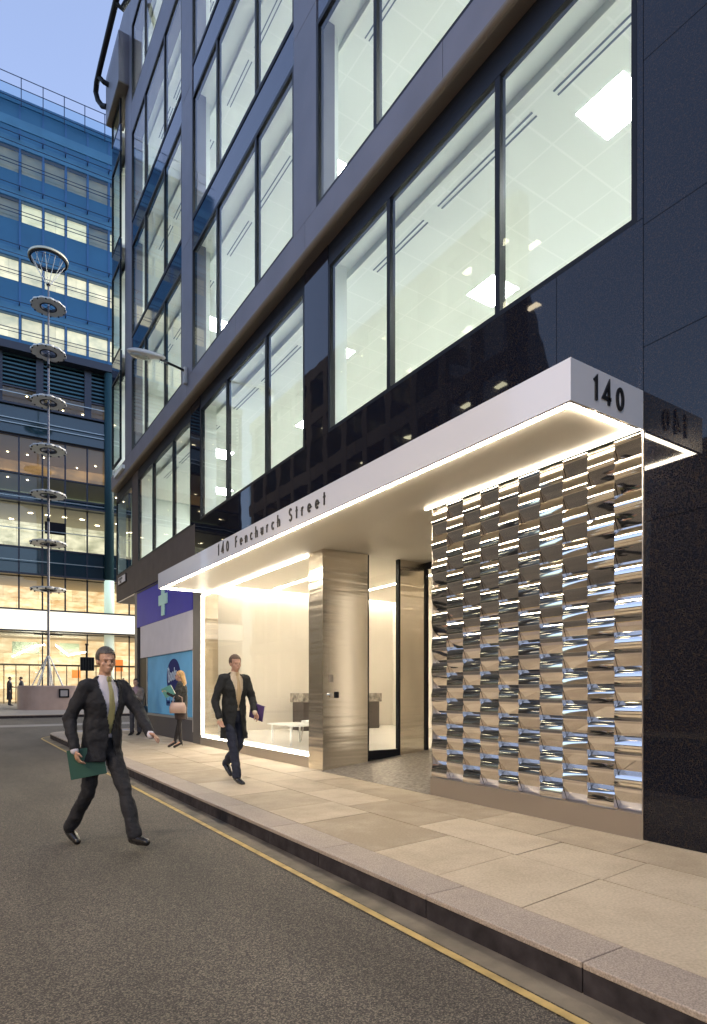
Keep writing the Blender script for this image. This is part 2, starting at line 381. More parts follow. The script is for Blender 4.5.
# far pavement rises gently towards the office block
fp = MB(); fp.prism([(-60,35.9,-.29),(-60,35.9,0),(-60,42,.36),(-60,60,.55),(-60,60,-.29)], (160,0,0))
struct(fp.build('far_pavement', slab_stone('far_paving', (.42,.37,.30), (.35,.31,.26))))
fk = MB(); fk.box(-60, 100, 35.62, 35.898, -.29, .004); struct(fk.build('far_kerb', M_KERB))
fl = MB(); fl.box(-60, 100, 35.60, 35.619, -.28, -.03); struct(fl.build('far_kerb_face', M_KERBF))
wl = MB(); wl.quad((-20,27.0,ZR+.006),(40,27.0,ZR+.006),(40,28.6,ZR+.006),(-20,28.6,ZR+.006)); struct(wl.build('road_patch', mat('pale_asphalt', (.27,.25,.225), .8, var=.15, vscale=1)))
# opposite pavement
op = MB(); op.box(-9, -6.6, -40, 20.5, -.29, 0); struct(op.build('opposite_pavement', M_PAVE))

# ------------------------------------------------------------------ the office building
B = empty('office_building', (XW, 2.99, 0)); tag(B, 'grey stone office block with lit windows, white entrance canopy and metal feature wall', 'office building')
def part(m, name, material, parent=None, smooth=False, loc=(XW, 2.99, 0)):
    """build in world coordinates and hang under a parent without moving it"""
    o = m.build(name, material, None, smooth)
    p = parent or B; o.parent = p; o.matrix_parent_inverse = WORLD.get(p.name, Matrix.Translation(B.location)).inverted()
    WORLD[o.name] = Matrix.Identity(4)
    return o
WORLD = {B.name: Matrix.Translation(B.location)}
def islands(m):
    bm = m.bm; seen = set(); out = []
    for v in bm.verts:
        if v in seen: continue
        st_ = [v]; seen.add(v); isl = []
        while st_:
            w = st_.pop(); isl.append(w)
            for e in w.link_edges:
                o_ = e.other_vert(w)
                if o_ not in seen: seen.add(o_); st_.append(o_)
        out.append(isl)
    res = []
    for isl in out:
        nm = MB(); idx = {w: nm.bm.verts.new(w.co) for w in isl}
        for f in {f for w in isl for f in w.link_faces}: nm.bm.faces.new([idx[w] for w in f.verts])
        res.append(nm)
    bm.free(); return res
def parts(m, name, material, parent=None): return [part(q, name, material, parent) for q in islands(m)]
def builds(m, name, material, parent): return [q.build(name, material, parent) for q in islands(m)]
X1 = 4.71; XBK = 24.0
Zc = [1.27 + m*5.639 for m in (1.319, 1.82, 1.948, 2.45, 2.585, 3.07, 3.235, 3.66)]
ZBAND0, ZBAND1 = 8.206, 8.708
ROWS = [(8.708, 11.533), (12.255, 15.085), (15.847, 18.58), (19.51, 21.91)]
PIERS = [(-9.2, -8.46), (-3.32, -2.56), (2.44, 3.19), (8.204, 8.945), (13.995, 14.77), (19.69, 20.54)]
ZTOP = 23.3
st = MB()
rnd = random.Random(2)
# piers in storey-high panels, joints 6 mm
for (a, b) in PIERS:
    for z0, z1 in ((ZBAND1+.003, 11.9), (11.906, 15.47), (15.476, 19.0), (19.006, 21.91)):
        st.box(X1, X1+.34, a, b, z0, z1-.0, bev=.004)
# horizontal stone band at second floor, cut into panels
edges = [-9.2, -6, -3.0, -.3, 2.44, 5.3, 8.56, 11.4, 14.38, 17.2, 20.1, 22.56]
for a, b in zip(edges, edges[1:]): st.box(X1, X1+.20, a+.003, b-.003, ZBAND0+.06, ZBAND1, bev=.004)
for a, b in zip(edges, edges[1:]): st.box(X1, X1+.34, a+.003, b-.003, 21.914, ZTOP, bev=.004)
for (a, b), (c_, d) in zip(PIERS, PIERS[1:]): st.box(X1+.002, X1+.34, b+.003, c_-.003, 18.58, 19.51, bev=.003)
st.box(4.39, 4.95, 20.0, 21.85, 20.33, 21.9, bev=.01)
part(st, 'stone_frame', M_STONE)
# curved bottom nosing + soffit
so = MB(); so.tube([(X1+.06, -9.2, ZBAND0+.062), (X1+.06, 22.56, ZBAND0+.062)], .06, 16); so.box(X1+.06, XW+.06, -9.2, 22.56, ZBAND0, ZBAND0+.058)
so.box(4.40, 4.94, 20.01, 21.84, 20.30, 20.329)
part(so, 'soffit_strip', M_SOFF, smooth=False)
# body behind (solid core so that light does not leak): roof, far end walls
co = MB(); co.box(X1+.35, XBK, -9.2, 22.0, 23.0, 23.2); co.box(XW+.45, XBK, 22.05, 22.3, 4.5, 23.0); co.box(XW+.1, XBK, -9.3, -9.202, 0, 23.0); co.box(XBK, XBK+.2, -9.3, 22.3, 0, 23.2)
part(co, 'building_core', M_STONE)
# polished granite: piers, sill zone and the big blank wall
gr = MB(); GT = .10
ZJ = [0.0, 2.696, 4.18, 5.215, 6.608, ZBAND0]
def gbox(y0, y1, z0, z1, dx=0): gr.box(XW+dx, XW+GT, y0+.003, y1-.003, z0+.003, z1-.003)
for z0, z1 in zip(ZJ, ZJ[1:]):
    ys_ = [-9.2, -6.2, -3.1, 0.0, 2.99]
    for a, b in zip(ys_, ys_[1:]): gbox(a, b, z0, z1)
ZS, ZH = 5.28, 7.91                                     # first-floor window sill and head
for a, b in zip([2.99, 3.88, 5.85, 7.4, 8.56, 10.4, 12.3, 14.38, 16.1, 18.0, 20.1], [3.88, 5.85, 7.4, 8.56, 10.4, 12.3, 14.38, 16.1, 18.0, 20.1, 22.7]):
    if a < 14: gbox(a, b, 3.75, ZS)
for a, b in ((2.99, 3.05), (8.18, 8.94), (14.02, 14.70)): gbox(a, b, ZS, ZBAND0)
part(gr, 'granite_cladding', M_GRAN)
gr = MB()
for a, b in zip([14.38, 16.1, 18.0, 20.1], [16.1, 18.0, 20.1, 22.7]): gbox(a, b, 4.38, ZS, .002)
gbox(19.73, 20.42, ZS, ZBAND0, .002)
part(gr, 'honed_cladding', mat('honed_brown_stone', (.070,.055,.052), .6, spec=.25, var=.12, vscale=3))
bk = MB(); bk.box(XW+GT+.002, XW+GT+.04, -9.2, 2.96, 0, ZBAND0); bk.box(XW+GT+.002, XW+GT+.04, 2.96, 22.6, 4.4, ZS-.05)
part(bk, 'cladding_backing', M_BLK)

def window(y0, y1, z0, z1, xg, muls, name='window', fr=.05, gl=None, depth=.10, transom=None):
    m = MB(); xo = xg - .03
    m.box(xo, xo+depth, y0, y1, z0, z0+fr); m.box(xo, xo+depth, y0, y1, z1-fr, z1)
    m.box(xo, xo+depth, y0, y0+fr, z0+fr, z1-fr); m.box(xo, xo+depth, y1-fr, y1, z0+fr, z1-fr)
    w = part(m, name, M_BLK)
    mm = MB()
    for y in muls: mm.box(xo+.004, xo+depth-.004, y-.035, y+.035, z0+fr, z1-fr)
    if muls: parts(mm, 'mullion', M_BLK, w)
    g_ = MB(); ed = [y0+fr] + [q for y in muls for q in (y-.035, y+.035)] + [y1-fr]
    for a, b in zip(ed[::2], ed[1::2]): g_.quad((xg, a, z0+fr), (xg, b, z0+fr), (xg, b, z1-fr), (xg, a, z1-fr))
    part(g_, 'glass', gl or M_GLASS, w)
    return w
# first floor
window(3.05, 8.18, ZS, ZH, XW+.03, (4.655, 6.617))
window(8.94, 14.02, ZS, ZH, XW+.03, (10.44, 12.37))
window(14.70, 19.73, ZS, ZH, XW+.03, (16.15, 18.07))
window(20.42, 22.7, ZS, ZH, XW+.03, (), gl=M_GLASS2)
hd = MB(); hd.box(XW+.01, XW+.09, 3.05, 22.7, ZH+.003, ZBAND0-.004); part(hd, 'window_head_band', M_BLK)
# upper floors
for (z0, z1) in ROWS:
    for (a, b), (c_, d) in zip(PIERS[1:], PIERS[2:]):
        L = c_ - b
        window(b+.002, c_-.002, z0, z1, X1+.035, (b+L*.30, b+L*.69) if b < 8 or True else ())
    window(20.54, 21.72, z0 if z0 > 9 else ZBAND1, z1 if z1 < 19 else 20.29, 4.58, (), gl=M_GLASS2, depth=.06)
sp = MB()
for z0, z1 in ((11.535, 12.253), (15.087, 15.845)):
    for (a, b), (c_, d) in zip(PIERS[1:], PIERS[2:]): sp.box(X1+.022, X1+.12, b+.03, c_-.03, z0+.03, z1-.03)
    sp.box(4.56, 4.62, 20.56, 21.70, z0+.03, z1-.03)
sp.box(4.56, 4.62, 20.56, 21.70, 18.61, 19.48)
parts(sp, 'spandrel_panel', M_SPAN)
sb = MB()
for z in (11.535, 12.223, 15.087, 15.815):
    for (a, b), (c_, d) in zip(PIERS[1:], PIERS[2:]): sb.box(X1+.008, X1+.14, b+.003, c_-.003, z, z+.028)
parts(sb, 'spandrel_trim', M_BLK)
# floors, ceilings and fittings of each storey
LEV = [(4.9, 8.0, XW+.12), (8.55, 11.62, X1+.16), (12.1, 15.17, X1+.16), (15.65, 18.7, X1+.16), (19.2, 22.3, X1+.16)]
lamp0 = None
for li, (zf, zc, xs) in enumerate(LEV):
    m = MB(); m.box(xs, XBK, -9.0, 22.0, zf-.12, zf); part(m, 'floor_slab', M_IFLR)
    m = MB(); m.box(xs+.45, XBK, -9.0, 22.0, zc, zc+.05); part(m, 'ceiling', M_CEIL)
    m = MB(); m.box(xs, xs+.40, -9.0, 22.0, zc+.10, zc+.16)
    m.box(xs+.40, xs+.45, -9.0, 22.0, zc, zc+.16); part(m, 'perimeter_ceiling', M_IWALL)
    m = MB(); m.box(13.0, 13.15, -9.0, 22.0, zf, zc); m.box(xs+.2, 13, -3.0, -2.9, zf, zc); m.box(xs+.2, 13, 21.8, 21.9, zf, zc)
    part(m, 'back_wall', M_IWALL)
    m = MB()
    if li: m.box(4.60, xs+.2, 21.73, 21.79, zf, zc+.6); m.box(4.62, xs+.2, 20.56, 21.72, zf-.12, zf)
    else: m.box(XW+.045, xs+.2, 22.64, 22.70, zf, zc)
    part(m, 'end_wall', M_IWALL)
    m = MB()
    for k in range(15):                          # short fins behind each mullion
        y = 3.0 + 1.95*k - 5.85
    for py0, py1 in PIERS[1:]: m.box(xs+.02, xs+.32, py0+.12, py1-.12, zf, zc+.1)
    parts(m, 'column_casing', M_IWALL)
    m = MB(); x = xs + .62
    muls = []
    for (a, b), (c_, d) in zip(PIERS[1:], PIERS[2:]): muls += [b, b+(c_-b)*.30, b+(c_-b)*.69, c_]
    for a, b in zip(muls, muls[1:]):
        if b - a < 1: continue
        m.box(x, x+.022, a+.12, b-.18, zc-.006, zc-.001); m.box(x+.075, x+.097, a+.12, b-.18, zc-.006, zc-.001)
    parts(m, 'slot_diffuser', M_SLOT)
    n = 0
    for i in range(8):
        for j in range(4):
            x0 = xs + 1.08 + j*1.24; y0 = 3.95 + (i-1)*6.2 + (0, 3.1, 6.2, 3.1)[j]
            if y0 > 21 or y0 < -3: continue
            m = MB(); m.box(x0, x0+.60, y0, y0+.60, zc-.003, zc+.02)
            part(m, 'ceiling_light', M_PANEL); n += 1

# ------------------------------------------------------------------ canopy
ZCB, ZCT = 3.484, 3.811
FR, FL = Vector((3.949, 2.99, 0)), Vector((3.79, 13.5, 0))
def cpt(t, off, z):                              # point on the canopy's front line (t from right end), off inwards
    p = FR.lerp(FL, t); return (p.x + off, p.y, z)
m = MB()
m.prism([cpt(0,0,ZCB), cpt(1,0,ZCB), (XW-.002, 13.5, ZCB), (XW-.002, 13.47, ZCB), cpt(1-.003,.03,ZCB), cpt(.003,.03,ZCB), (XW-.002, 3.02, ZCB), (XW-.002, 2.99, ZCB)], (0,0,ZCT-ZCB))
canopy = part(m, 'entrance_canopy', M_WHITE)
m = MB(); m.prism([cpt(.005,.05,ZCB+.24), cpt(1-.005,.05,ZCB+.24), (XW-.002, 13.45, ZCB+.24), (XW-.002, 3.04, ZCB+.24)], (0,0,.08))
part(m, 'canopy_roof', M_WHITE, canopy)
m = MB(); m.prism([cpt(.0085,.10,ZCB+.02), cpt(1-.0085,.10,ZCB+.02), (XW+.0, 13.40, ZCB+.02), (XW+.0, 3.12, ZCB+.02)], (0,0,.03))
part(m, 'canopy_soffit', M_SOFW, canopy)
m = MB()
m.prism([cpt(.0035,.034,ZCB+.004), cpt(1-.0035,.034,ZCB+.004), cpt(1-.0035,.096,ZCB+.004), cpt(.0035,.096,ZCB+.004)], (0,0,.014))
m.box(4.05, XW-.01, 3.026, 3.088, ZCB+.006, ZCB+.018); m.box(3.9, XW-.01, 13.40, 13.435, ZCB+.006, ZCB+.018)
part(m, 'light_strip', M_LED, canopy)

# lettering: stroke font
def arc(cx, cy, rx, ry, a0, a1, n=14): return [(cx+rx*math.cos(R(a0+(a1-a0)*i/n)), cy+ry*math.sin(R(a0+(a1-a0)*i/n))) for i in range(n+1)]
XH = .64
GL = {
 '1': (.30, [[(.03,.86),(.18,1),(.18,0)]]),
 '4': (.66, [[(.46,0),(.46,1),(.04,.28),(.62,.28)]]),
 '0': (.62, [arc(.31,.5,.23,.46,90,450,24)]),
 'F': (.52, [[(.10,0),(.10,.96),(.46,.96)],[(.10,.52),(.42,.52)]]),
 'S': (.52, [arc(.26,.74,.17,.22,30,270,12)+arc(.26,.26,.19,.22,90,-150,12)[0:]]),
 'e': (.56, [[(.08,.32),(.48,.32)]+arc(.28,.32,.20,.28,0,315,16)]),
 'n': (.52, [[(.09,0),(.09,XH)],[(.09,.38)]+arc(.26,.38,.17,.22,180,0,10)+[(.43,0)]]),
 'c': (.50, [arc(.30,.32,.21,.28,50,310,14)]),
 'h': (.52, [[(.09,0),(.09,1)],[(.09,.38)]+arc(.26,.38,.17,.22,180,0,10)+[(.43,0)]]),
 'u': (.52, [[(.09,XH),(.09,.26)]+arc(.26,.26,.17,.22,180,360,10)+[(.43,XH)],[(.43,XH),(.43,0)]]),
 'r': (.36, [[(.09,0),(.09,XH)],[(.09,.40)]+arc(.27,.40,.18,.20,180,80,8)]),
 't': (.32, [[(.16,.92),(.16,0)],[(.03,.60),(.30,.60)]]),
 'B': (.58, [[(.10,0),(.10,1),(.28,1)]+arc(.28,.76,.18,.24,90,-90,8)+[(.10,.52),(.30,.52)]+arc(.30,.26,.20,.26,90,-90,8)+[(.10,0)]]),
 'o': (.56, [arc(.28,.32,.20,.28,90,450,18)]),
 's': (.42, [arc(.21,.46,.13,.14,30,270,8)+arc(.21,.17,.14,.15,90,-150,8)]),
 'f': (.34, [arc(.30,.80,.14,.18,90,180,6)+[(.16,0)],[(.03,.60),(.30,.60)]]),
 'l': (.22, [[(.10,1),(.10,0)]]),
 'g': (.56, [arc(.27,.34,.19,.27,90,450,16),[(.46,XH),(.46,-.08)]+arc(.28,-.08,.18,.2,0,-140,8)]),
 'd': (.56, [arc(.27,.32,.19,.28,90,450,16),[(.46,1),(.46,0)]]),
 'C': (.60, [arc(.34,.5,.27,.46,50,310,14)]), 'E': (.50, [[(.46,1),(.10,1),(.10,0),(.46,0)],[(.10,.52),(.42,.52)]]),
 'H': (.60, [[(.10,0),(.10,1)],[(.50,0),(.50,1)],[(.10,.52),(.50,.52)]]), 'U': (.58, [[(.10,1),(.10,.28)]+arc(.29,.28,.19,.26,180,360,10)+[(.48,1)]]),
 'R': (.56, [[(.10,0),(.10,1),(.28,1)]+arc(.28,.76,.18,.24,90,-90,8)+[(.10,.52)],[(.28,.52),(.50,0)]]),
 'N': (.62, [[(.10,0),(.10,1),(.50,0),(.50,1)]]), 'T': (.50, [[(.25,0),(.25,1)],[(.02,1),(.48,1)]]), ' ': (.34, []),
}
def lettering(m, text, org, ux, uy, h, sw, thick, track=.06, squeeze=1.0):
    """stroke letters: org = left end of baseline, ux = reading direction, uy = up; returns end"""
    org, ux, uy = Vector(org), Vector(ux).normalized(), Vector(uy).normalized(); nz = ux.cross(uy)
    x = 0
    for ch in text:
        adv, strokes = GL[ch]
        for S in strokes:
            P = [Vector((p[0]*squeeze*h + x, p[1]*h)) for p in S]
            L, Rr = [], []
            for i, p in enumerate(P):
                d = (P[min(i+1, len(P)-1)] - P[max(i-1, 0)]).normalized(); nrm = Vector((-d.y, d.x))*sw*.5
                if 0 < i < len(P)-1:
                    d1 = (P[i]-P[i-1]).normalized(); d2 = (P[i+1]-P[i]).normalized(); n1 = Vector((-d1.y, d1.x)); n2 = Vector((-d2.y, d2.x)); b = (n1+n2)
                    if b.length > .3: b.normalize(); nrm = b*(sw*.5/max(.35, b.dot(n1)))
                L.append(p + nrm); Rr.append(p - nrm)
            to = lambda q, z: org + ux*q.x + uy*q.y + nz*z
            for i in range(len(P)-1):
                q = [L[i], L[i+1], Rr[i+1], Rr[i]]
                vs = [m.bm.verts.new(to(p, 0)) for p in q] + [m.bm.verts.new(to(p, thick)) for p in q]
                for f_ in ((4,5,6,7),(0,1,5,4),(2,3,7,6),(1,2,6,5),(3,0,4,7)): m.bm.faces.new([vs[k] for k in f_])
        x += (adv*squeeze + track)*h
    return x
# '140' on the end face
def letters(text, org, ux, h, sw, thick, track, squeeze):
    org, ux = Vector(org), Vector(ux).normalized(); x = 0
    for ch in text:
        if GL[ch][1]:
            m = MB(); lettering(m, ch, org + ux*x, ux, (0,0,1), h, sw, thick, squeeze=squeeze); part(m, 'letter', M_LET, canopy)
        x += (GL[ch][0]*squeeze + track)*h
letters('140', (4.225, 2.988, ZCB+.075), (1,0,0), .175, .028, .012, .38, .95)
dirL = (FR - FL).normalized(); st_p = FL.lerp(FR, (13.5-10.05)/10.51)
letters('140 Fenchurch Street', (st_p.x-.002, st_p.y, ZCB+.095), dirL, .170, .024, .010, .60, .98)

# ------------------------------------------------------------------ metal feature wall
m = MB(); m.box(XW-.012, XW+.10, 2.995, 5.737, 0, .215); fw = part(m, 'feature_wall', M_STEELP)
m = MB(); m.box(XW+.10, XW+.16, 2.995, 5.737, .217, 3.50); m.box(XW+.03, XW+.3, 5.739, 5.755, 0, 3.50); m.box(XW-.012, XW+.02, 2.985, 2.995, .0, 3.483)
part(m, 'edge_plate', M_STEELP, fw)
P = .308; TU, TD = R(25), R(27); NC = 10; cw = (5.737-2.995)/NC
for cidx in range(NC):
    m = MB(); y0 = 2.995 + cidx*cw + .002; y1 = y0 + cw - .004; ph = .5*(cidx % 2); pts = []; xx = XW + .062
    z0, z1 = .218, 3.49
    nodes = [z0]; q_ = z0 - ph*P
    while q_ < z1 - 1e-6:                 # one convex scallop per period, sharp valleys between
        a_ = q_; q_ += P; x_ = XW + .078
        for i in range(17):
            z = a_ + P*i/16
            if i: t_ = (i-.5)/16; x_ += math.tan(R(-27 + 14*t_) if t_ < .5 else R(-13 + 82*(t_-.5)))*P/16
            if z0 <= z <= z1: pts.append((x_, z + (.0004 if i == 0 else 0)))
    n = len(pts) - 1
    A = [[m.bm.verts.new((x, yy, z)) for x, z in pts] for yy in (y0, y1)]; Bk = [[m.bm.verts.new((XW+.098, yy, z)) for x, z in pts] for yy in (y0, y1)]
    for i in range(n):
        f1 = m.bm.faces.new([A[0][i], A[1][i], A[1][i+1], A[0][i+1]]); f1.smooth = abs(pts[i+1][1]-pts[i][1]) > .002
        m.bm.faces.new([A[0][i], A[0][i+1], Bk[0][i+1], Bk[0][i]]); m.bm.faces.new([A[1][i+1], A[1][i], Bk[1][i], Bk[1][i+1]])
    m.bm.normal_update()
    # split the crest edges from the sides so that only the wave face is smooth
    es = [e for e in m.bm.edges if len(e.link_faces) == 2 and (e.link_faces[0].smooth != e.link_faces[1].smooth or e.link_faces[0].normal.angle(e.link_faces[1].normal, 0) > .4)]
    bmesh.ops.split_edges(m.bm, edges=es)
    part(m, 'metal_strip', M_MIRR, fw)
m = MB(); m.box(XW-.045, XW-.018, 3.0, 5.80, ZCB-.004, ZCB+.010); part(m, 'light_strip', mat('wall_led', (1,.95,.85), .5, emit=(1.0,.89,.70), estr=12), fw)

# ------------------------------------------------------------------ entrance recess
FZ0, FZ1 = 0.0, .22
m = MB(); m.prism([(XW-.03, 5.76, .003), (7.03, 5.76, .224), (7.03, 5.76, -.2), (XW-.03, 5.76, -.2)], (0, 2.57, 0))
ramp = part(m, 'entrance_ramp', mat('studded_steel_floor', (.30,.27,.23), .42, metal=.5, bump=.6, bscale=55, var=.45, vscale=22))
m = MB(); m.box(XW+.02, 9.3, 5.76, 8.9, 3.52, 3.56); part(m, 'recess_ceiling', M_SOFW)
m = MB(); m.box(XW-.004, XW+.11, 8.335, 8.785, 0, 3.51); m.box(XW+.11, 5.767, 8.333, 8.45, 0, 3.515); portal = part(m, 'steel_portal', M_STEEL)
m = MB(); m.box(6.45, 7.0, 8.336, 8.45, .1, 3.515); m.box(7.06, 9.3, 8.9, 9.0, 0, 3.5) if False else None; part(m, 'side_panel', M_STEEL, portal)
m = MB(); m.box(5.77, 5.80, 8.34, 8.42, .1, 3.515); m.box(6.415, 6.447, 8.34, 8.42, .1, 3.515); m.box(5.80, 6.415, 8.34, 8.42, .12, .27)
part(m, 'black_frame', M_BLK, portal)
m = MB(); m.quad((5.80, 8.38, .27), (6.415, 8.38, .27), (6.415, 8.38, 3.51), (5.80, 8.38, 3.51)); part(m, 'glass', M_GLASSL, portal)
m = MB(); m.box(7.0, 7.05, 8.30, 8.42, .2, 3.515); m.box(7.0, 7.05, 5.76, 5.85, .2, 3.515); m.box(7.0, 7.05, 5.85, 8.30, 3.40, 3.515); door = part(m, 'entrance_door', M_BLK)
m = MB(); m.quad((7.02, 5.85, .22), (7.02, 8.30, .22), (7.02, 8.30, 3.40), (7.02, 5.85, 3.40)); part(m, 'glass', M_GLASSL, door)
m = MB(); m.box(6.96, 6.985, 5.80, 5.83, .26, 3.38); part(m, 'light_strip', mat('door_led', (1,.95,.85), .5, emit=(1.0,.90,.74), estr=6), door)
m = MB(); m.box(5.02, 5.09, 8.322, 8.334, 1.40, 1.52); part(m, 'entry_panel', M_STEELP, portal)
m = MB(); m.tube([(5.04, 8.335, 1.20), (5.04, 8.295, 1.20)], .035, 14); part(m, 'door_knob', M_CHR, portal)
m = MB(); m.box(5.13, 5.19, 8.31, 8.334, 1.15, 1.25); part(m, 'card_reader', M_BLK, portal)
m = MB(); m.box(XW-.008, XW-.0045, 8.38, 8.74, 1.10, 1.22); part(m, 'red_reflector', M_RED, portal) if False else m.bm.free()

# lobby window and room
m = MB(); m.box(XW, XW+.14, 8.79, 14.0, 0, .19); lw = part(m, 'lobby_window', M_STEELP)
m = MB(); m.quad((XW+.03, 8.82, .23), (XW+.03, 13.88, .23), (XW+.03, 13.88, 3.52), (XW+.03, 8.82, 3.52)); part(m, 'glass', M_GLASSL, lw)
m = MB(); m.box(XW-.003, XW+.022, 8.80, 13.92, .192, .214); m.box(XW-.003, XW+.022, 13.885, 13.925, .222, 3.50); m.box(XW+.016, XW+.022, 8.80, 8.806, .222, 3.50)
m.box(XW-.003, XW+.022, 8.80, 13.92, 3.474, 3.482)
part(m, 'light_strip', M_LEDC, lw)
m = MB(); m.box(XW+.022, XW+.05, 13.93, 14.02, .0, 3.5); part(m, 'dark_jamb', M_BLK, lw)
m = MB(); m.box(XW+.05, XW+.40, 13.9, 13.98, .25, 3.6); part(m, 'reveal_panel', M_STEEL, lw)
WF = .25; LC = 3.86
m = MB(); m.box(XW+.10, 11.0, 8.46, 14.6, .10, WF); m.box(7.06, 11, 5.0, 8.46, .10, WF); part(m, 'lobby_floor', mat('white_lobby_floor', (.75,.72,.66), .25))
m = MB(); m.box(XW+.05, 11.0, 14.6, 14.7, WF, 4.4); m.box(11.0, 11.1, 5.0, 14.7, WF, 4.4); m.box(7.06, 11, 4.9, 5.0, WF, 4.4)
part(m, 'lobby_wall', mat('lobby_cream_wall', (.80,.75,.68), .5, var=.05, vscale=.7))
m = MB(); m.box(XW+.12, 11.0, 8.5, 14.45, LC, LC+.05); m.box(7.06, 11, 5.0, 8.5, LC, LC+.05); part(m, 'lobby_ceiling', M_SOFW)
m = MB(); m.box(XW+.5, 10.9, 14.50, 14.56, LC+.06, LC+.09); m.box(XW+.55, XW+.57, 8.9, 14.2, LC-.012, LC-.002); m.box(6.9, 6.92, 8.9, 14.2, LC-.012, LC-.002); m.box(9.0, 9.05, 5.5, 14.2, LC-.012, LC-.002)
part(m, 'cove_light', mat('cove_led', (1,.95,.85), .5, emit=(1.0,.91,.76), estr=42))
m = MB(); m.box(9.6, 9.7, 5.1, 8.2, WF, 3.6); part(m, 'inner_screen_wall', mat('lobby_cream_wall', (.8,.72,.62)))

# ------------------------------------------------------------------ pharmacy shopfront
M_BLUE = mat('blue_sign', (.045, .04, .36), .45, spec=.12, var=.08, vscale=1.5)
M_NAVY = mat('navy', (.010, .018, .12), .6, spec=.1); M_MINT = mat('mint_cross', (.42, .68, .60), .5)
m = MB(); m.box(XW+.02, XW+.10, 14.05, 14.58, 0, 4.38); shop = part(m, 'pharmacy_shopfront', mat('dark_grey_stone', (.10,.088,.082), .4, var=.12, vscale=4))
m = MB(); m.prism([(XW+.02,19.90,0),(XW+.02,20.2,0),(9,20.2,0),(9,20.1,0),(XW+.10,20.1,0),(XW+.10,19.9,0)], (0,0,4.373)); part(m, 'corner_pier', MATS['dark_grey_stone'], shop)
m = MB(); m.box(XW+.012, XW+.10, 14.60, 19.88, 3.24, 4.36); part(m, 'blue_fascia_sign', M_BLUE, shop)
m = MB(); m.box(XW+.0, XW+.011, 14.60, 19.88, 4.30, 4.345); part(m, 'sign_trim', M_BLK, shop)
cy_, cz_ = 17.0, 3.80
m = MB(); m.box(XW-.02, XW+.010, cy_-.14, cy_+.14, cz_-.46, cz_+.30); m.box(XW-.02, XW+.010, cy_-.40, cy_-.14, cz_-.16, cz_+.12); m.box(XW-.02, XW+.010, cy_+.14, cy_+.40, cz_-.16, cz_+.12)
part(m, 'pharmacy_cross', M_MINT, shop)
m = MB(); m.box(XW+.02, XW+.09, 14.60, 19.5, 2.27, 3.235); part(m, 'white_panel', mat('white_sign_panel', (.58,.55,.58), .6, spec=.2, var=.04), shop)
m = MB(); m.box(XW+.06, XW+.12, 14.60, 19.9, 0, .54); part(m, 'stall_riser', mat('dark_riser', (.05,.047,.055), .45), shop)
m = MB(); m.box(XW+.05, XW+.10, 14.60, 14.66, .54, 2.26); m.box(XW+.05, XW+.10, 18.85, 18.91, .54, 2.26); m.box(XW+.05, XW+.10, 14.66, 18.85, .54, .60); part(m, 'window_frame', mat('grey_metal', (.35,.36,.38), .4, metal=.6), shop)
m = MB(); m.box(XW+.07, XW+.12, 18.92, 19.88, .54, 2.26); part(m, 'dark_side_panel', M_BLK, shop)
m = MB(); m.box(XW+.075, XW+.10, 14.67, 18.84, .61, 2.265); part(m, 'window_poster', mat('sky_blue_poster', (.10,.30,.50), .55, spec=.15, var=.22, vscale=.8, emit=(.10,.30,.50), estr=.12), shop)
m = MB()
def oval(m, cy, cz, ry, rz, x0, x1, n=40): m.prism([(x0, cy+ry*math.cos(2*math.pi*i/n), cz+rz*math.sin(2*math.pi*i/n)) for i in range(n)], (x1-x0, 0, 0))
oval(m, 16.30, 1.62, .60, .50, XW+.068, XW+.0745); part(m, 'navy_oval', M_NAVY, shop)
m = MB(); lettering(m, 'Boots', (XW+.067, 16.76, 1.50), (0,-1,.10), (0,.12,1), .36, .040, .004, track=.05, squeeze=.80)
part(m, 'oval_lettering', mat('pale_blue_lettering', (.5,.62,.75), .5), shop)
m = MB(); lettering(m, 'feel good', (XW+.070, 16.95, .86), (0,-1,0), (0,0,1), .22, .035, .004, track=.06, squeeze=.85); part(m, 'slogan_lettering', M_NAVY, shop)
# soffit of the open corner with its lamp-lit underside
m = MB(); m.box(XW+.02, 12, 20.21, 22.6, 4.34, 4.378); part(m, 'corner_soffit', M_SOFW)
m = MB(); m.box(XW+1.2, XW+1.5, 21.0, 21.3, 4.325, 4.338); part(m, 'soffit_light', M_PANEL)

# roof rail and brackets
m = MB(); m.tube([(4.1, 2, 21.64), (4.1, 21.3, 21.64), (4.1, 21.85, 21.6), (4.11, 22.05, 21.45), (4.18, 22.08, 21.25), (4.30, 22.0, 21.05), (4.42, 21.84, 20.95)], .085, 12)
rail = part(m, 'roof_rail', M_BLK)
for y in (21.6, 19.0, 16.4, 13.8, 11.2):
    m = MB(); z = 21.0
    m.tube([(4.1, y, 21.62), (4.25, y-.1, 21.42), (4.48, y-.2, 21.30 if y > 20 else 21.92)], .075, 8); part(m, 'rail_bracket', M_BLK, rail)

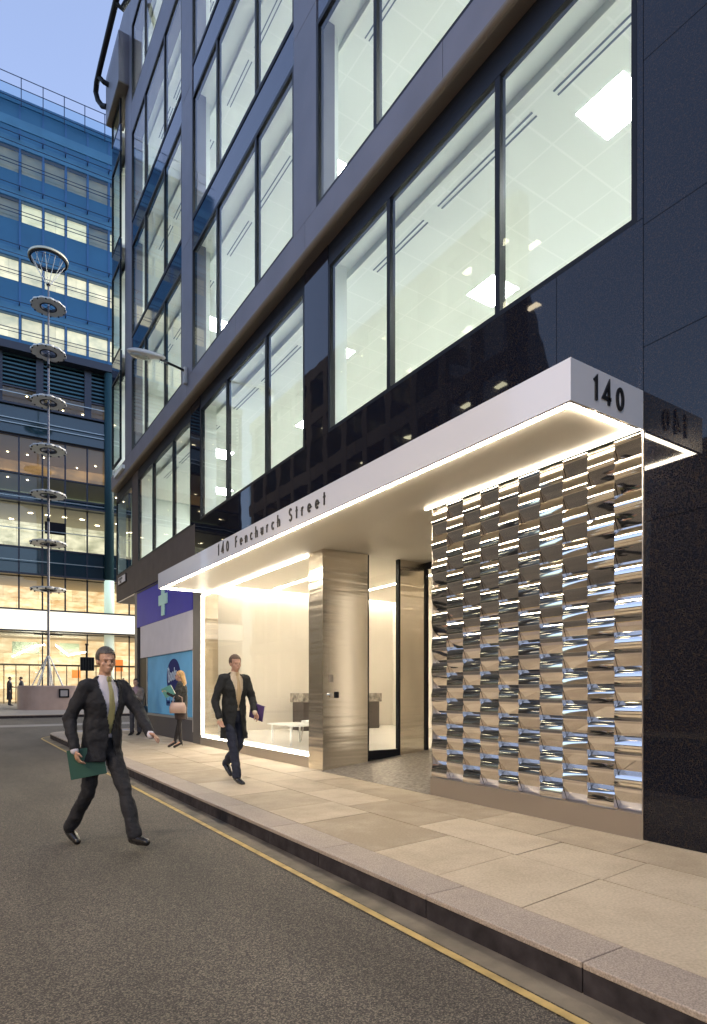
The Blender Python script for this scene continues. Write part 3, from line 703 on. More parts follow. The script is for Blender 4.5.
# street lamp on the facade
L0 = empty('street_lamp', (4.71, 14.35, 8.82)); tag(L0, 'grey cobra-head street lamp on a short wall arm, unlit', 'street lamp')
M_LAMP = mat('grey_lamp_shell', (.42,.42,.42), .4); 
HP0 = Vector((4.71-4.71, 0, 0))
def lp(x, y, z): return (x-4.71, y-14.35, z-8.82)
m = MB(); m.box(-.09, -.002, -.06, .06, -.28, .12, bev=.02); o = m.build('wall_bracket', M_LAMP, L0)
m = MB(); m.tube([lp(4.64,14.35,8.86), lp(4.1,13.95,8.72), lp(3.78,13.25,8.37)], .028, 10); m.build('arm', M_BLK, L0)
m = MB(); d = Vector(lp(3.13,13.95,8.93)); 
a0 = Vector(lp(3.82,13.18,8.36)); a1 = Vector(lp(3.25,13.85,8.62))
m = MB(); ax = (a1-a0).normalized(); q = ax.to_track_quat('X', 'Z').to_matrix().to_4x4(); q.translation = a0
prof = [(-.02,.03,.03),(.05,.075,.06),(.25,.11,.08),(.45,.15,.10),(.70,.17,.10),(.86,.13,.07),(.93,.03,.02)]
rs = []
for (x, ry, rz) in prof:
    rs.append([m.bm.verts.new(q @ Vector((x, ry*math.cos(2*math.pi*k/18), .02 + (rz if math.sin(2*math.pi*k/18) > 0 else rz*.45)*math.sin(2*math.pi*k/18)))) for k in range(18)])
for A_, B_ in zip(rs, rs[1:]):
    for k in range(18): m.bm.faces.new([A_[k], A_[(k+1)%18], B_[(k+1)%18], B_[k]])
m.bm.faces.new(rs[0][::-1]); m.bm.faces.new(rs[-1])
m.build('lamp_head', M_LAMP, L0, smooth=True)
m = MB(); m.ell((0,0,0), (.25,.125,.05)); 
for v in m.bm.verts: v.co = q @ (v.co + Vector((.62, 0, -.028)))
m.build('lens', mat('lamp_lens', (.25,.27,.25), .15, spec=.7), L0, smooth=True)

# the lit lamps on the far side of the street (one glows in the polished stone)
M_SOD = mat('lit_lamp_lens', (1,.8,.5), .4, emit=(1.0,.62,.28), estr=60)
for i, (y, lab) in enumerate(((-5, 'lit orange street lamp across the street behind the camera'), (2.6, 'lit orange street lamp across the street facing the entrance'), (24, 'lit orange street lamp mirrored in the stone above the canopy'))):
    c_ = copy_tree(L0); c_.location = (-8.98, y, 8.6); c_.rotation_euler = (0, 0, R(180)); c_['label'] = lab; c_['group'] = 'lit lamps across the street'
    for ch in [o for o in bpy.data.objects if o.parent == c_]:
        if ch.name.startswith('lens'): ch.data = ch.data.copy(); ch.data.materials.clear(); ch.data.materials.append(M_SOD)
    ld = bpy.data.lights.new('lamp_light', 'AREA'); ld.shape = 'DISK'; ld.size = .5; ld.energy = 90; ld.color = (1.0, .82, .60); ld.spread = R(165)
    lo = bpy.data.objects.new('lamp_light', ld); COL.objects.link(lo); lo.parent = c_; lo.location = (-1.15, -.75, -.50); lo.rotation_euler = (0, R(22), 0)
# street name plate
S0 = empty('street_sign', (XW-.03, 21.75, 5.03)); tag(S0, 'small white street name plate high on the corner fascia', 'street sign')
m = MB(); m.box(0, .028, -.55, .55, -.13, .16, bev=.004); m.build('backing', M_BLK, S0)
m = MB(); m.box(-.006, -.001, -.50, .50, -.10, .13); m.build('name_plate', mat('white_plate', (.6,.58,.6), .5), S0)
m = MB(); lettering(m, 'FENCHURCH', (-.0065, .44, .02), (0,-1,0), (0,0,1), .08, .014, .003, track=.22); lettering(m, 'STREET', (-.0065, .30, -.08), (0,-1,0), (0,0,1), .07, .012, .003, track=.22)
m.build('lettering', M_LET, S0)

# ------------------------------------------------------------------ lobby furniture
T0 = empty('coffee_table', (5.52, 10.4, WF)); tag(T0, 'low white coffee table with thin legs inside the lobby window', 'coffee table')
M_WF = mat('white_lacquer', (.82,.82,.80), .3)
m = MB(); m.box(-.33,.33,-.55,.55,.36,.385, bev=.006); m.build('table_top', M_WF, T0)
for sx in (-1,1):
    for sy in (-1,1):
        m = MB(); m.box(sx*.30-.014, sx*.30+.014, sy*.39-.014, sy*.39+.014, 0, .36); m.build('leg', M_WF, T0)
C0 = empty('lounge_chair', (6.35, 10.9, WF), R(205)); tag(C0, 'white lounge chair with slender legs beside the coffee table', 'chair')
m = MB(); m.box(-.28,.28,-.28,.28,.34,.41, bev=.02); m.build('seat', M_WF, C0)
m = MB(); m.box(-.28,.28,.22,.29,.40,.86, M=Matrix.Rotation(R(-8),4,'X'), bev=.02); m.build('backrest', M_WF, C0)
for sx in (-1,1):
    for sy in (-1,1):
        m = MB(); m.tube([(sx*.24, sy*.24, .35), (sx*.27, sy*.27, 0)], .012, 8); m.build('leg', M_CHR, C0)
D0 = empty('reception_desk', (7.6, 13.9, WF)); tag(D0, 'dark reception desk with a mottled grey top against the far lobby wall', 'reception desk')
m = MB(); m.box(-.15,2.2,-.3,.3,0,.72, bev=.01); m.build('desk_body', mat('dark_wood', (.07,.055,.05), .4, var=.2), D0)
m = MB(); m.box(-.2,2.25,-.35,.35,.722,.95, bev=.01); m.build('desk_top', mat('mottled_marble', (.28,.25,.22), .25, var=.6, vscale=9), D0)

# ------------------------------------------------------------------ buildings across the junction (frame: u along facade, n towards us)
TH = R(-3.7)
def frame_obj(name, X, Y, label, cat):
    o = empty(name, (X, Y, 0), TH); tag(o, label, cat); return o
# lower block
LB = frame_obj('corner_office_block', 6.07, 46.29, 'glazed corner office block with warm lit lobby, white band and dark teal spandrels', 'office building')
M_TEAL = mat('dark_teal_glass', (.012,.04,.055), .06, spec=1.0)
M_DSTEEL = mat('dark_steel', (.05,.055,.075), .4, metal=.4)
M_LITOFF = lit_room('lit_office', (.36,.37,.26), (1.0,.95,.72), .95, (.9,1,1.6))
M_LITWARM = lit_room('warm_lobby', (.62,.36,.15), (1.0,.84,.54), 1.25, (1.1,1,3.2))
M_LITDIM = lit_room('orange_room', (.16,.10,.05), (.75,.42,.16), .55, (.6,1,1.4))
M_LITGRN = mat('lit_green_column', (.6,.75,.62), .5, emit=(.72,.92,.74), estr=.6)
M_BAND = mat('backlit_white_band', (.9,.88,.82), .5, emit=(1.0,.93,.74), estr=1.25)
M_SPOT = mat('spot_lamp', (1,.9,.7), .5, emit=(1,.85,.55), estr=14)
UA, UB = -16, 12
def lb(m, name, mt, parent=None, smooth=False): return m.build(name, mt, parent or LB, smooth)
# floors / rooms:   (z0, z1, room material, depth)
rooms = [(0.2, 5.1, M_LITWARM, 5), (6.75, 8.95, M_LITWARM, 5), (10.95, 13.75, M_LITOFF, 5), (14.5, 15.7, mat('dim_room', (.05,.06,.05), .6, emit=(.35,.40,.24), estr=.25), 4), (15.85, 18.2, M_LITDIM, 5), (20.4, 21.4, M_LITDIM, 4)]
for i, (z0, z1, mt, dp) in enumerate(rooms):
    m = MB(); m.box(UA, UB, dp-.1, dp, z0, z1); lb(m, 'room_wall', mt)
    m = MB(); m.box(UA, UB, .1, dp, z0-.12, z0); m.box(UA, UB, .1, dp, z1, z1+.1); lb(m, 'floor_slab', mat('pale_slab', (.55,.5,.42), .6))
    m = MB(); m.quad((UA, .0, z0), (UB, .0, z0), (UB, .0, z1), (UA, .0, z1)); lb(m, 'glass', M_GLASS)
    if i in (2, 3, 4, 5):
        rr = random.Random(i); m = MB()
        for k in range(24):
            u = UA + .5 + k*1.15 + rr.uniform(-.1,.1); v = rr.choice((.9, 2.0, 3.2, 4.3)); w = .28 if i == 2 else .09
            m.box(u, u+w, v, v+(.14 if i == 2 else .09), z1-.03, z1-.01)
        lb(m, 'ceiling_light', M_SPOT)
# opaque bands
for name, z0, z1, mt, dx in (('white_light_band', 5.35, 6.55, M_BAND, -.9), ('teal_spandrel', 9.05, 10.8, M_TEAL, -.04), ('teal_spandrel', 13.85, 14.4, M_TEAL, -.04), ('teal_spandrel', 18.3, 20.1, M_TEAL, -.3)):
    m = MB(); m.box(UA, UB, dx, dx+.12 if name != 'white_light_band' else .0, z0, z1); lb(m, name, mt)
m = MB()
for z in (5.27, 6.62, 9.0, 10.85, 13.8, 14.42, 15.75, 18.25, 20.3, 21.45): m.box(UA, UB, -.10, .05, z-.05, z+.05)
for z in (5.22, 6.62): m.box(UA, UB, -1.0, .0, z-.05, z+.04)
m.box(UA, UB, -.8, .4, 23.6, 24.1); m.box(UA, UB, -.5, .4, 20.12, 20.25); m.box(UA, UB, -.6, .4, 13.78, 13.9); m.box(UA, UB, -.6, .4, 8.95, 9.08)
lb(m, 'floor_edge_trim', M_DSTEEL)
# light stainless railings across the spandrels
m = MB()
for z in (9.9, 14.1, 19.2, 20.9, 12.0, 18.9): m.box(UA, UB, -.42, -.38, z, z+.05)
lb(m, 'balcony_rail', mat('pale_rail', (.45,.5,.5), .3, metal=.6))
m = MB()
for k in range(-7, 6):
    u = -.83 + k*1.4
    m.box(u-.04, u+.04, -.08, .04, .2, 5.2) if k % 2 == 0 else None
    m.box(u-.05, u+.05, -.08, .04, 6.6, 18.3)
lb(m, 'mullion', M_DSTEEL)
for u in (-3.72, 3.36):                                   # round green lit columns
    m = MB(); m.tube([(u, -.45, 6.65), (u, -.45, 9.0)], .34, 20); lb(m, 'column', M_LITGRN, smooth=True)
    m = MB(); m.tube([(u, -.45, .2), (u, -.45, 5.2)], .34, 20); lb(m, 'column', mat('pale_green_column', (.55,.66,.55), .5, emit=(.8,.82,.58), estr=.4), smooth=True)
    m = MB(); m.tube([(u, -.45, 9.1), (u, -.45, 23.55)], .32, 20); lb(m, 'column', mat('teal_column', (.03,.075,.09), .4, spec=.2), smooth=True)
# louvred plant storey
m = MB(); z = 21.6
while z < 23.5: m.box(UA, UB, -.05, .10, z, z+.11); z += .27
lb(m, 'louvre', mat('teal_louvre', (.05,.12,.15), .35, metal=.4))
m = MB(); m.box(UA, UB, .3, .4, 21.5, 23.6); lb(m, 'louvre_backing', M_BLK)
m = MB()
for u in (-6.2, -3.4, -1.0, 2.0, 5.0): m.box(u-.22, u+.22, -.25, .2, 20.3, 23.6)
[lb(q, 'plant_pier', M_DSTEEL) for q in islands(m)]
# solid sides and roof
m = MB(); m.box(UA, UB, 5.0, 14, .2, 23.9); m.box(UA-.3, UA, -.1, 14, .2, 23.9); lb(m, 'building_core', M_DSTEEL)
# ground floor: doors, inner frames, shop colours
m = MB()
for u in (-3.1,-2.4,-1.6,-.83,-.1,.7,1.45,1.97,2.6,3.9,4.3): m.box(u-.03, u+.03, .4, .46, .3, 3.0)
m.box(UA, UB, .38, .5, 2.95, 3.07); lb(m, 'inner_door_frame', mat('bronze_frame', (.16,.11,.07), .4, metal=.5))
m = MB(); m.box(3.75, 4.75, 2.5, 2.6, 2.7, 3.6); m.box(1.3, 1.9, 3.5, 3.6, 2.2, 2.8); lb(m, 'orange_sign', mat('orange_panel', (.7,.2,.05), .5, emit=(1,.28,.06), estr=.7))
m = MB(); m.box(-2.6, -.9, 2.4, 2.5, 3.9, 4.7); m.box(.4, 1.7, 2.4, 2.5, 3.9, 4.7); lb(m, 'hanging_screen', mat('grey_screen', (.25,.3,.22), .4, emit=(.5,.6,.4), estr=.25))
# bright zig-zag light bars in the lobby
m = MB(); m.tube([(-2.6,1.8,3.6),(-1.2,1.8,4.4),(-.6,1.8,4.5)], .04, 6); m.tube([(.1,1.8,4.5),(.9,1.8,3.8),(2.2,1.8,4.1)], .04, 6); lb(m, 'light_bar', M_LED)
# lower block sign box on 2nd floor
m = MB(); m.box(-.7,.6,-.3,-.2,11.9,12.7); lb(m, 'dark_screen', M_BLK)

# blue tower
BT = frame_obj('blue_glass_tower', 6.79, 51.8, 'blue glass office tower set back above the corner block', 'office tower')
M_BLUEG = mat('blue_glass_cladding', (.042,.155,.30), .3, spec=.3, var=.10, vscale=.35)
M_BLUEP = mat('pale_blue_glass', (.075,.22,.38), .3, spec=.3, var=.12, vscale=.6)
M_WIN1 = lit_room('lit_tower_window', (.42,.45,.36), (1.0,.92,.68), 1.0, (.55,1,.8))
M_WIN2 = lit_room('dim_tower_window', (.06,.14,.24), (.50,.46,.36), .22, (.9,1,1.5))
def bt(m, name, mt): return m.build(name, mt, BT)
mod = 1.56
wrows = [(27.5, 29.3, 'a'), (31.8, 33.5, 'a'), (36.3, 37.9, 'b'), (39.9, 41.7, 'c')]
m = MB(); zs = [26] + [q for r_ in wrows for q in r_[:2]] + [45.5]
for a, b in zip(zs[::2], zs[1::2]): m.box(-17, 14, 0, .3, a, b)
m.box(-17, 14, 3.5, 16, 26, 45.2); m.box(-17.2,-17,0,16,26,45.4); bt(m, 'blue_cladding', M_BLUEG)
m = MB()
for z0, z1, k_ in wrows: m.box(-17, 14, -.04, -.002, z1+.05, z1+.75)
m.box(-17, 14, -.05, -.003, 43.2, 43.9); m.box(-17, 14, -.05, -.003, 45.0, 45.5); bt(m, 'pale_glass_strip', M_BLUEP)
rr = random.Random(11)
for z0, z1, kd in wrows:
    for k in range(-10, 8):
        u0 = -.90 + k*mod
        mt = M_WIN1 if kd == 'a' or (kd == 'b' and k in (-1, 0, 1, 3)) or (kd == 'c' and k == 1 and False) else M_WIN2
        m = MB(); m.box(u0+.16, u0+mod-.06, .35, .40, z0, z1); w = bt(m, 'window', mt)
        f_ = MB(); f_.quad((u0+.1, .02, z0), (u0+mod, .02, z0), (u0+mod, .02, z1), (u0+.1, .02, z1)); f_.build('pane', M_GLASS2 if kd != 'a' else M_GLASS, w)
m = MB()
for k in range(-10, 9):
    u0 = -.90 + k*mod; m.box(u0-.03, u0+.10, -.03, .32, 26, 45.0); 
for z0, z1, kd in wrows:
    m.box(-17, 14, .2, .34, z0-.05, z0)
bt(m, 'blue_mullion', mat('blue_metal', (.05,.15,.32), .35, metal=.3))
m = MB()
for z0, z1, kd in wrows:
    for z in (z1+.05, z1+.75, z0+.25, z0+.5): m.box(-17, 14, -.42, -.38, z, z+.035)
for k in range(-10, 9):
    for z0, z1, kd in wrows: m.box(-.93+k*mod, -.87+k*mod, -.44, -.03, z1+.68, z1+.80)
for z in (45.0, 45.9, 46.7): m.box(-17, 14, -.42, -.38, z, z+.04)
for k in range(-10, 10): m.box(-.93+k*1.45, -.87+k*1.45, -.43, -.37, 44.6, 46.75)
bt(m, 'maintenance_rail', mat('navy_rail', (.03,.05,.10), .4, metal=.4))
m = MB()
for k in range(-10, 9): m.quad((-.87+k*1.45, -.40, 45.1), (-.93+(k+1)*1.45, -.40, 45.1), (-.93+(k+1)*1.45, -.40, 45.9), (-.87+k*1.45, -.40, 45.9))
bt(m, 'roof_balustrade_glass', glass('blue_balustrade_glass', (.65,.82,.92), 1.2))

# ------------------------------------------------------------------ ring sculpture, planter, traffic signal
SX, SY = 4.83, 39.92; SZ = .24
PL = empty('stone_plinth', (4.95, 39.6, SZ)); tag(PL, 'long rounded grey stone plinth under the ring sculpture with a small framed plaque', 'plinth')
M_PL = mat('mauve_grey_stone', (.40,.30,.26), .5, var=.08, vscale=2)
m = MB(); m.loft([(0,0,-.35,1.75,1.0),(0,0,1.26,1.75,1.0),(0,0,1.31,1.72,.97)], 48, 3.2); m.build('plinth_body', M_PL, PL)
m = MB(); m.box(.26,.80,-1.04,-1.005,.62,1.12); m.build('plaque', M_BLK, PL)
m = MB(); m.box(.34,.72,-1.05,-1.042,.70,1.04); m.build('plaque_face', mat('grey_plate', (.35,.33,.33), .4), PL)
SCU = empty('ring_sculpture', (SX, SY, SZ+1.31)); tag(SCU, 'tall steel mast sculpture carrying seven petal rings and a basket ring on top', 'sculpture')
z0 = SZ+1.31
M_SS = mat('stainless_ring', (.68,.68,.64), .45, metal=0)
m = MB(); m.tube([(0,0,0),(0,0,18-z0),(0,0,25.1-z0)], [.075,.06,.045], 12); m.build('mast', mat('mast_steel', (.13,.13,.15), .4, metal=.6), SCU)
for zr, rr_ in ((23.8,.98),(21.1,.98),(18.2,.99),(15.4,1.0),(12.75,1.0),(9.9,1.02),(7.2,1.0)):
    m = MB(); m.ring((0,0,zr-z0), .44, rr_-.05, -.04, .05, 72, .035, 12); o = m.build('petal_ring', M_SS, SCU)
    m = MB(); m.ring((0,0,zr-z0), .40, .46, -.07, .08, 32)
    for k in range(4): a = k*math.pi/2+.4; m.tube([(0,0,0+zr-z0),(.4*math.cos(a),.4*math.sin(a),zr-z0)], .015, 6)
    m.build('inner_hoop', M_BLK, o)
    m = MB()
    for k in range(12): a = 2*math.pi*(k+.5)/12; m.ell((.92*rr_*math.cos(a), .92*rr_*math.sin(a), zr-z0-.06), (.05,.05,.05), seg=8)
    m.build('stud', M_BLK, o)
zt = 26.55-z0
m = MB(); m.ring((0,0,zt), 1.0, 1.08, -.03, .08, 48); tr = m.build('top_ring', mat('cream_rim', (.75,.72,.55), .4), SCU)
m = MB(); m.ring((0,0,zt), .92, .998, -.12, .06, 48); m.build('inner_hoop', M_BLK, tr)
m = MB()
for k in range(10): a = 2*math.pi*k/10; m.tube([(.05*math.cos(a),.05*math.sin(a),25.0-z0),(.95*math.cos(a),.95*math.sin(a),zt)], .016, 6)
for k in (-.6,-.3,0,.3,.6): m.tube([(k,-math.sqrt(.92-k*k),zt),(k,math.sqrt(.92-k*k),zt)], .01, 6)
m.build('stay', M_SS, SCU)
m = MB(); m.ell((0,0,25.1-z0), (.12,.12,.12), seg=10); m.ell((0,0,19.9-z0+.4), (.10,.10,.16), seg=10); m.ell((0,0,11.3-z0), (.10,.10,.16), seg=10); m.build('mast_knuckle', M_BLK, SCU)
for k in range(7):
    a = 2*math.pi*k/7+.3; m = MB(); m.tube([(.06*math.cos(a),.06*math.sin(a),1.75),(.85*math.cos(a),.62*math.sin(a),0)], .035, 8); m.build('foot_strut', M_SS, SCU)
m = MB(); m.tube([(-.75,0,3.0),(.75,0,3.0)], .03, 8); m.build('cross_bar', M_BLK, SCU)

TS = empty('traffic_signal', (5.75, 33.0+3.2, 0)); TS.location = (6.30, 36.3, 0); tag(TS, 'black traffic signal box seen from behind on a slim pole at the far kerb', 'traffic signal')
m = MB(); m.tube([(0,0,0),(0,0,3.75)], .06, 12); m.build('pole', M_BLK, TS)
m = MB(); m.box(-.36,.36,-.22,-.06,2.35,3.10, bev=.03); bb = m.build('signal_box', mat('signal_black', (.02,.02,.02), .5), TS)
m = MB()
for i in range(5): m.box(-.33+.14*i,-.26+.14*i,-.235,-.222,2.4,3.05)
m.build('box_rib', M_BLK, bb)
m = MB(); m.tube([(0,0,3.75),(0,0,3.85)], .09, 12); m.build('pole_cap', M_BLK, TS)

# ------------------------------------------------------------------ the other side of the street (seen in the polished stone and glass)
M_WARMST = mat('warm_brown_stone', (.32,.23,.15), .7, var=.15, vscale=.8)
M_DKST = mat('dark_brown_brick', (.07,.06,.055), .7, var=.2, vscale=.6)
M_OWIN = mat('dark_office_room', (.05,.05,.05), .5, emit=(.55,.45,.28), estr=.05)
M_OLIT = mat('office_downlight', (1,.9,.7), .5, emit=(1.0,.84,.58), estr=12)
OT = empty('opposite_office', (-9, 17, 0)); tag(OT, 'tall dark office block across the street, mirrored in the polished granite', 'office building')
m = MB(); m.prism([(-3.2,2.4,0),(-3.2,26,0),(-12,26,0),(-12,8,0)], (0,0,21.2))
for k in range(13): m.box(-3.2 if k > 1 else -.6-.9*k, 0, k*2.1-.25, k*2.1+.25, 0, 21.2)
for z in (0, 3.9, 7.4, 10.9, 14.4, 17.9, 20.6): m.prism([(-.02,.3,z),(-.02,26,z),(-3.2,26,z),(-3.2,2.5,z)], (0,0,.75))
m.build('brick_frame', M_DKST, OT)
m = MB()
rr = random.Random(21)
for fl_ in range(6):
    z = (0, 3.9, 7.4, 10.9, 14.4, 17.9)[fl_]; zt_ = (3.9, 7.4, 10.9, 14.4, 17.9, 20.6)[fl_]
    for k in range(12):
        if rr.random() < .62:
            for j in range(2): m.box(-2.4+j*1.2, -2.1+j*1.2, k*2.1+.6+.7*j, k*2.1+1.2+.7*j, zt_-.035, zt_-.012)
m.build('ceiling_light', M_OLIT, OT)
m = MB(); m.quad((-.1,0,0),(-.1,26,0),(-.1,26,20.6),(-.1,0,20.6)); m.build('glass', M_GLASS2, OT)
OL = empty('opposite_house', (-9, -12, 0)); tag(OL, 'low brown stone building across the street beside the camera', 'building')
m = MB(); m.box(-9, 0, 0, 26.5, 0, 8.6); m.prism([(.15,0,8.6),(-9.2,0,8.6),(-4.5,0,10.6)], (0,26.5,0)); m.build('wall', M_WARMST, OL)
for k in range(7):
    for z in (1.0, 4.9):
        m = MB(); m.box(-.02,.04,1.6+k*3.6,3.4+k*3.6,z,z+2.2); w = m.build('window', M_WHITE, OL)
        m = MB(); m.box(.042,.05,1.72+k*3.6,3.28+k*3.6,z+.12,z+2.08); m.build('pane', mat('warm_lit_pane', (.3,.25,.2), .2, emit=(1,.70,.38), estr=.45) if (k*2+int(z)) % 3 else M_SPAN, w)

# ------------------------------------------------------------------ people
FOLD = bpy.data.textures.new('folds', 'CLOUDS'); FOLD.noise_scale = .11; FOLD.noise_depth = 2
def bake(o, voxel, smooth=6, fac=.5, folds=0):
    md = o.modifiers.new('r', 'REMESH'); md.mode = 'VOXEL'; md.voxel_size = voxel; md.use_smooth_shade = True
    if smooth:
        s = o.modifiers.new('s', 'SMOOTH'); s.iterations = smooth; s.factor = fac
    if folds:
        d_ = o.modifiers.new('d', 'DISPLACE'); d_.texture = FOLD; d_.strength = folds; d_.mid_level = .5; d_.texture_coords = 'LOCAL'
    bpy.context.view_layer.update()
    dg = bpy.context.evaluated_depsgraph_get(); me = bpy.data.meshes.new_from_object(o.evaluated_get(dg))
    mt = o.data.materials[0]; o.modifiers.clear(); old = o.data; o.data = me; me.name = o.name
    me.materials.clear(); me.materials.append(mt); bpy.data.meshes.remove(old)
    for p in me.polygons: p.use_smooth = True
    return o
def cut(o, test):
    bm = bmesh.new(); bm.from_mesh(o.data); bmesh.ops.delete(bm, geom=[f for f in bm.faces if test(f.calc_center_median())], context='FACES'); bm.to_mesh(o.data); bm.free()
M_SKIN = mat('skin', (.50,.29,.20), .5, spec=.35, var=.06, vscale=20)

def hand(m, wrist, d, palm, s=1.0, curl=.6):
    """palm + five bent fingers; d = direction of the hand, palm = palm normal"""
    w = Vector(wrist); d = Vector(d).normalized(); p = Vector(palm); p = (p - d*p.dot(d)).normalized(); sd = d.cross(p)
    c = w + d*.055*s
    for k in (-1, -.33, .33, 1): m.caps(w + sd*k*.018*s, w + d*.088*s + sd*k*.030*s, .015*s, .013*s, 8)
    for k, L in zip((-1, -.36, .3, .95), (.062, .078, .083, .072)):
        a = w + d*.088*s + sd*k*.030*s; b = a + (d*math.cos(curl*.6) + p*math.sin(curl*.6))*L*.5*s; e = b + (d*math.cos(curl*1.6) + p*math.sin(curl*1.6))*L*.5*s
        m.caps(a, b, .0095*s, .0085*s, 8); m.caps(b, e, .0085*s, .007*s, 8)
    t0 = w + d*.03*s + sd*.03*s; t1 = t0 + (d*.7 + sd*.75 + p*.3).normalized()*.042*s; t2 = t1 + (d*.9 + sd*.1 + p*.4).normalized()*.032*s
    m.caps(t0, t1, .013*s, .011*s, 8); m.caps(t1, t2, .011*s, .0085*s, 8)

def head(m, C, yaw, s=1.0):
    """C = centre of the cranium, faces +x rotated by yaw"""
    Q = Matrix.Rotation(yaw, 4, 'Z'); C = Vector(C)
    def e(p, r, seg=14):
        m.ell(C + (Q @ Vector(p))*s, tuple(q*s for q in r), M=Q.to_3x3().to_4x4(), seg=seg)
    e((-.012,0,.025), (.098,.077,.098)); e((.022,0,-.045), (.066,.058,.078)); e((.055,0,-.092), (.030,.030,.022))      # cranium, face, chin
    e((.088,0,-.022), (.016,.012,.030)); e((.100,0,-.036), (.013,.014,.011)); e((.078,0,.012), (.018,.052,.011))       # nose, tip, brow
    e((.082,0,-.068), (.012,.024,.007)); e((.080,0,-.078), (.012,.021,.007))                                           # lips
    for y in (-1, 1): e((-.004, y*.078, -.015), (.018,.010,.030), 10); e((.055, y*.040, -.035), (.022,.022,.018))

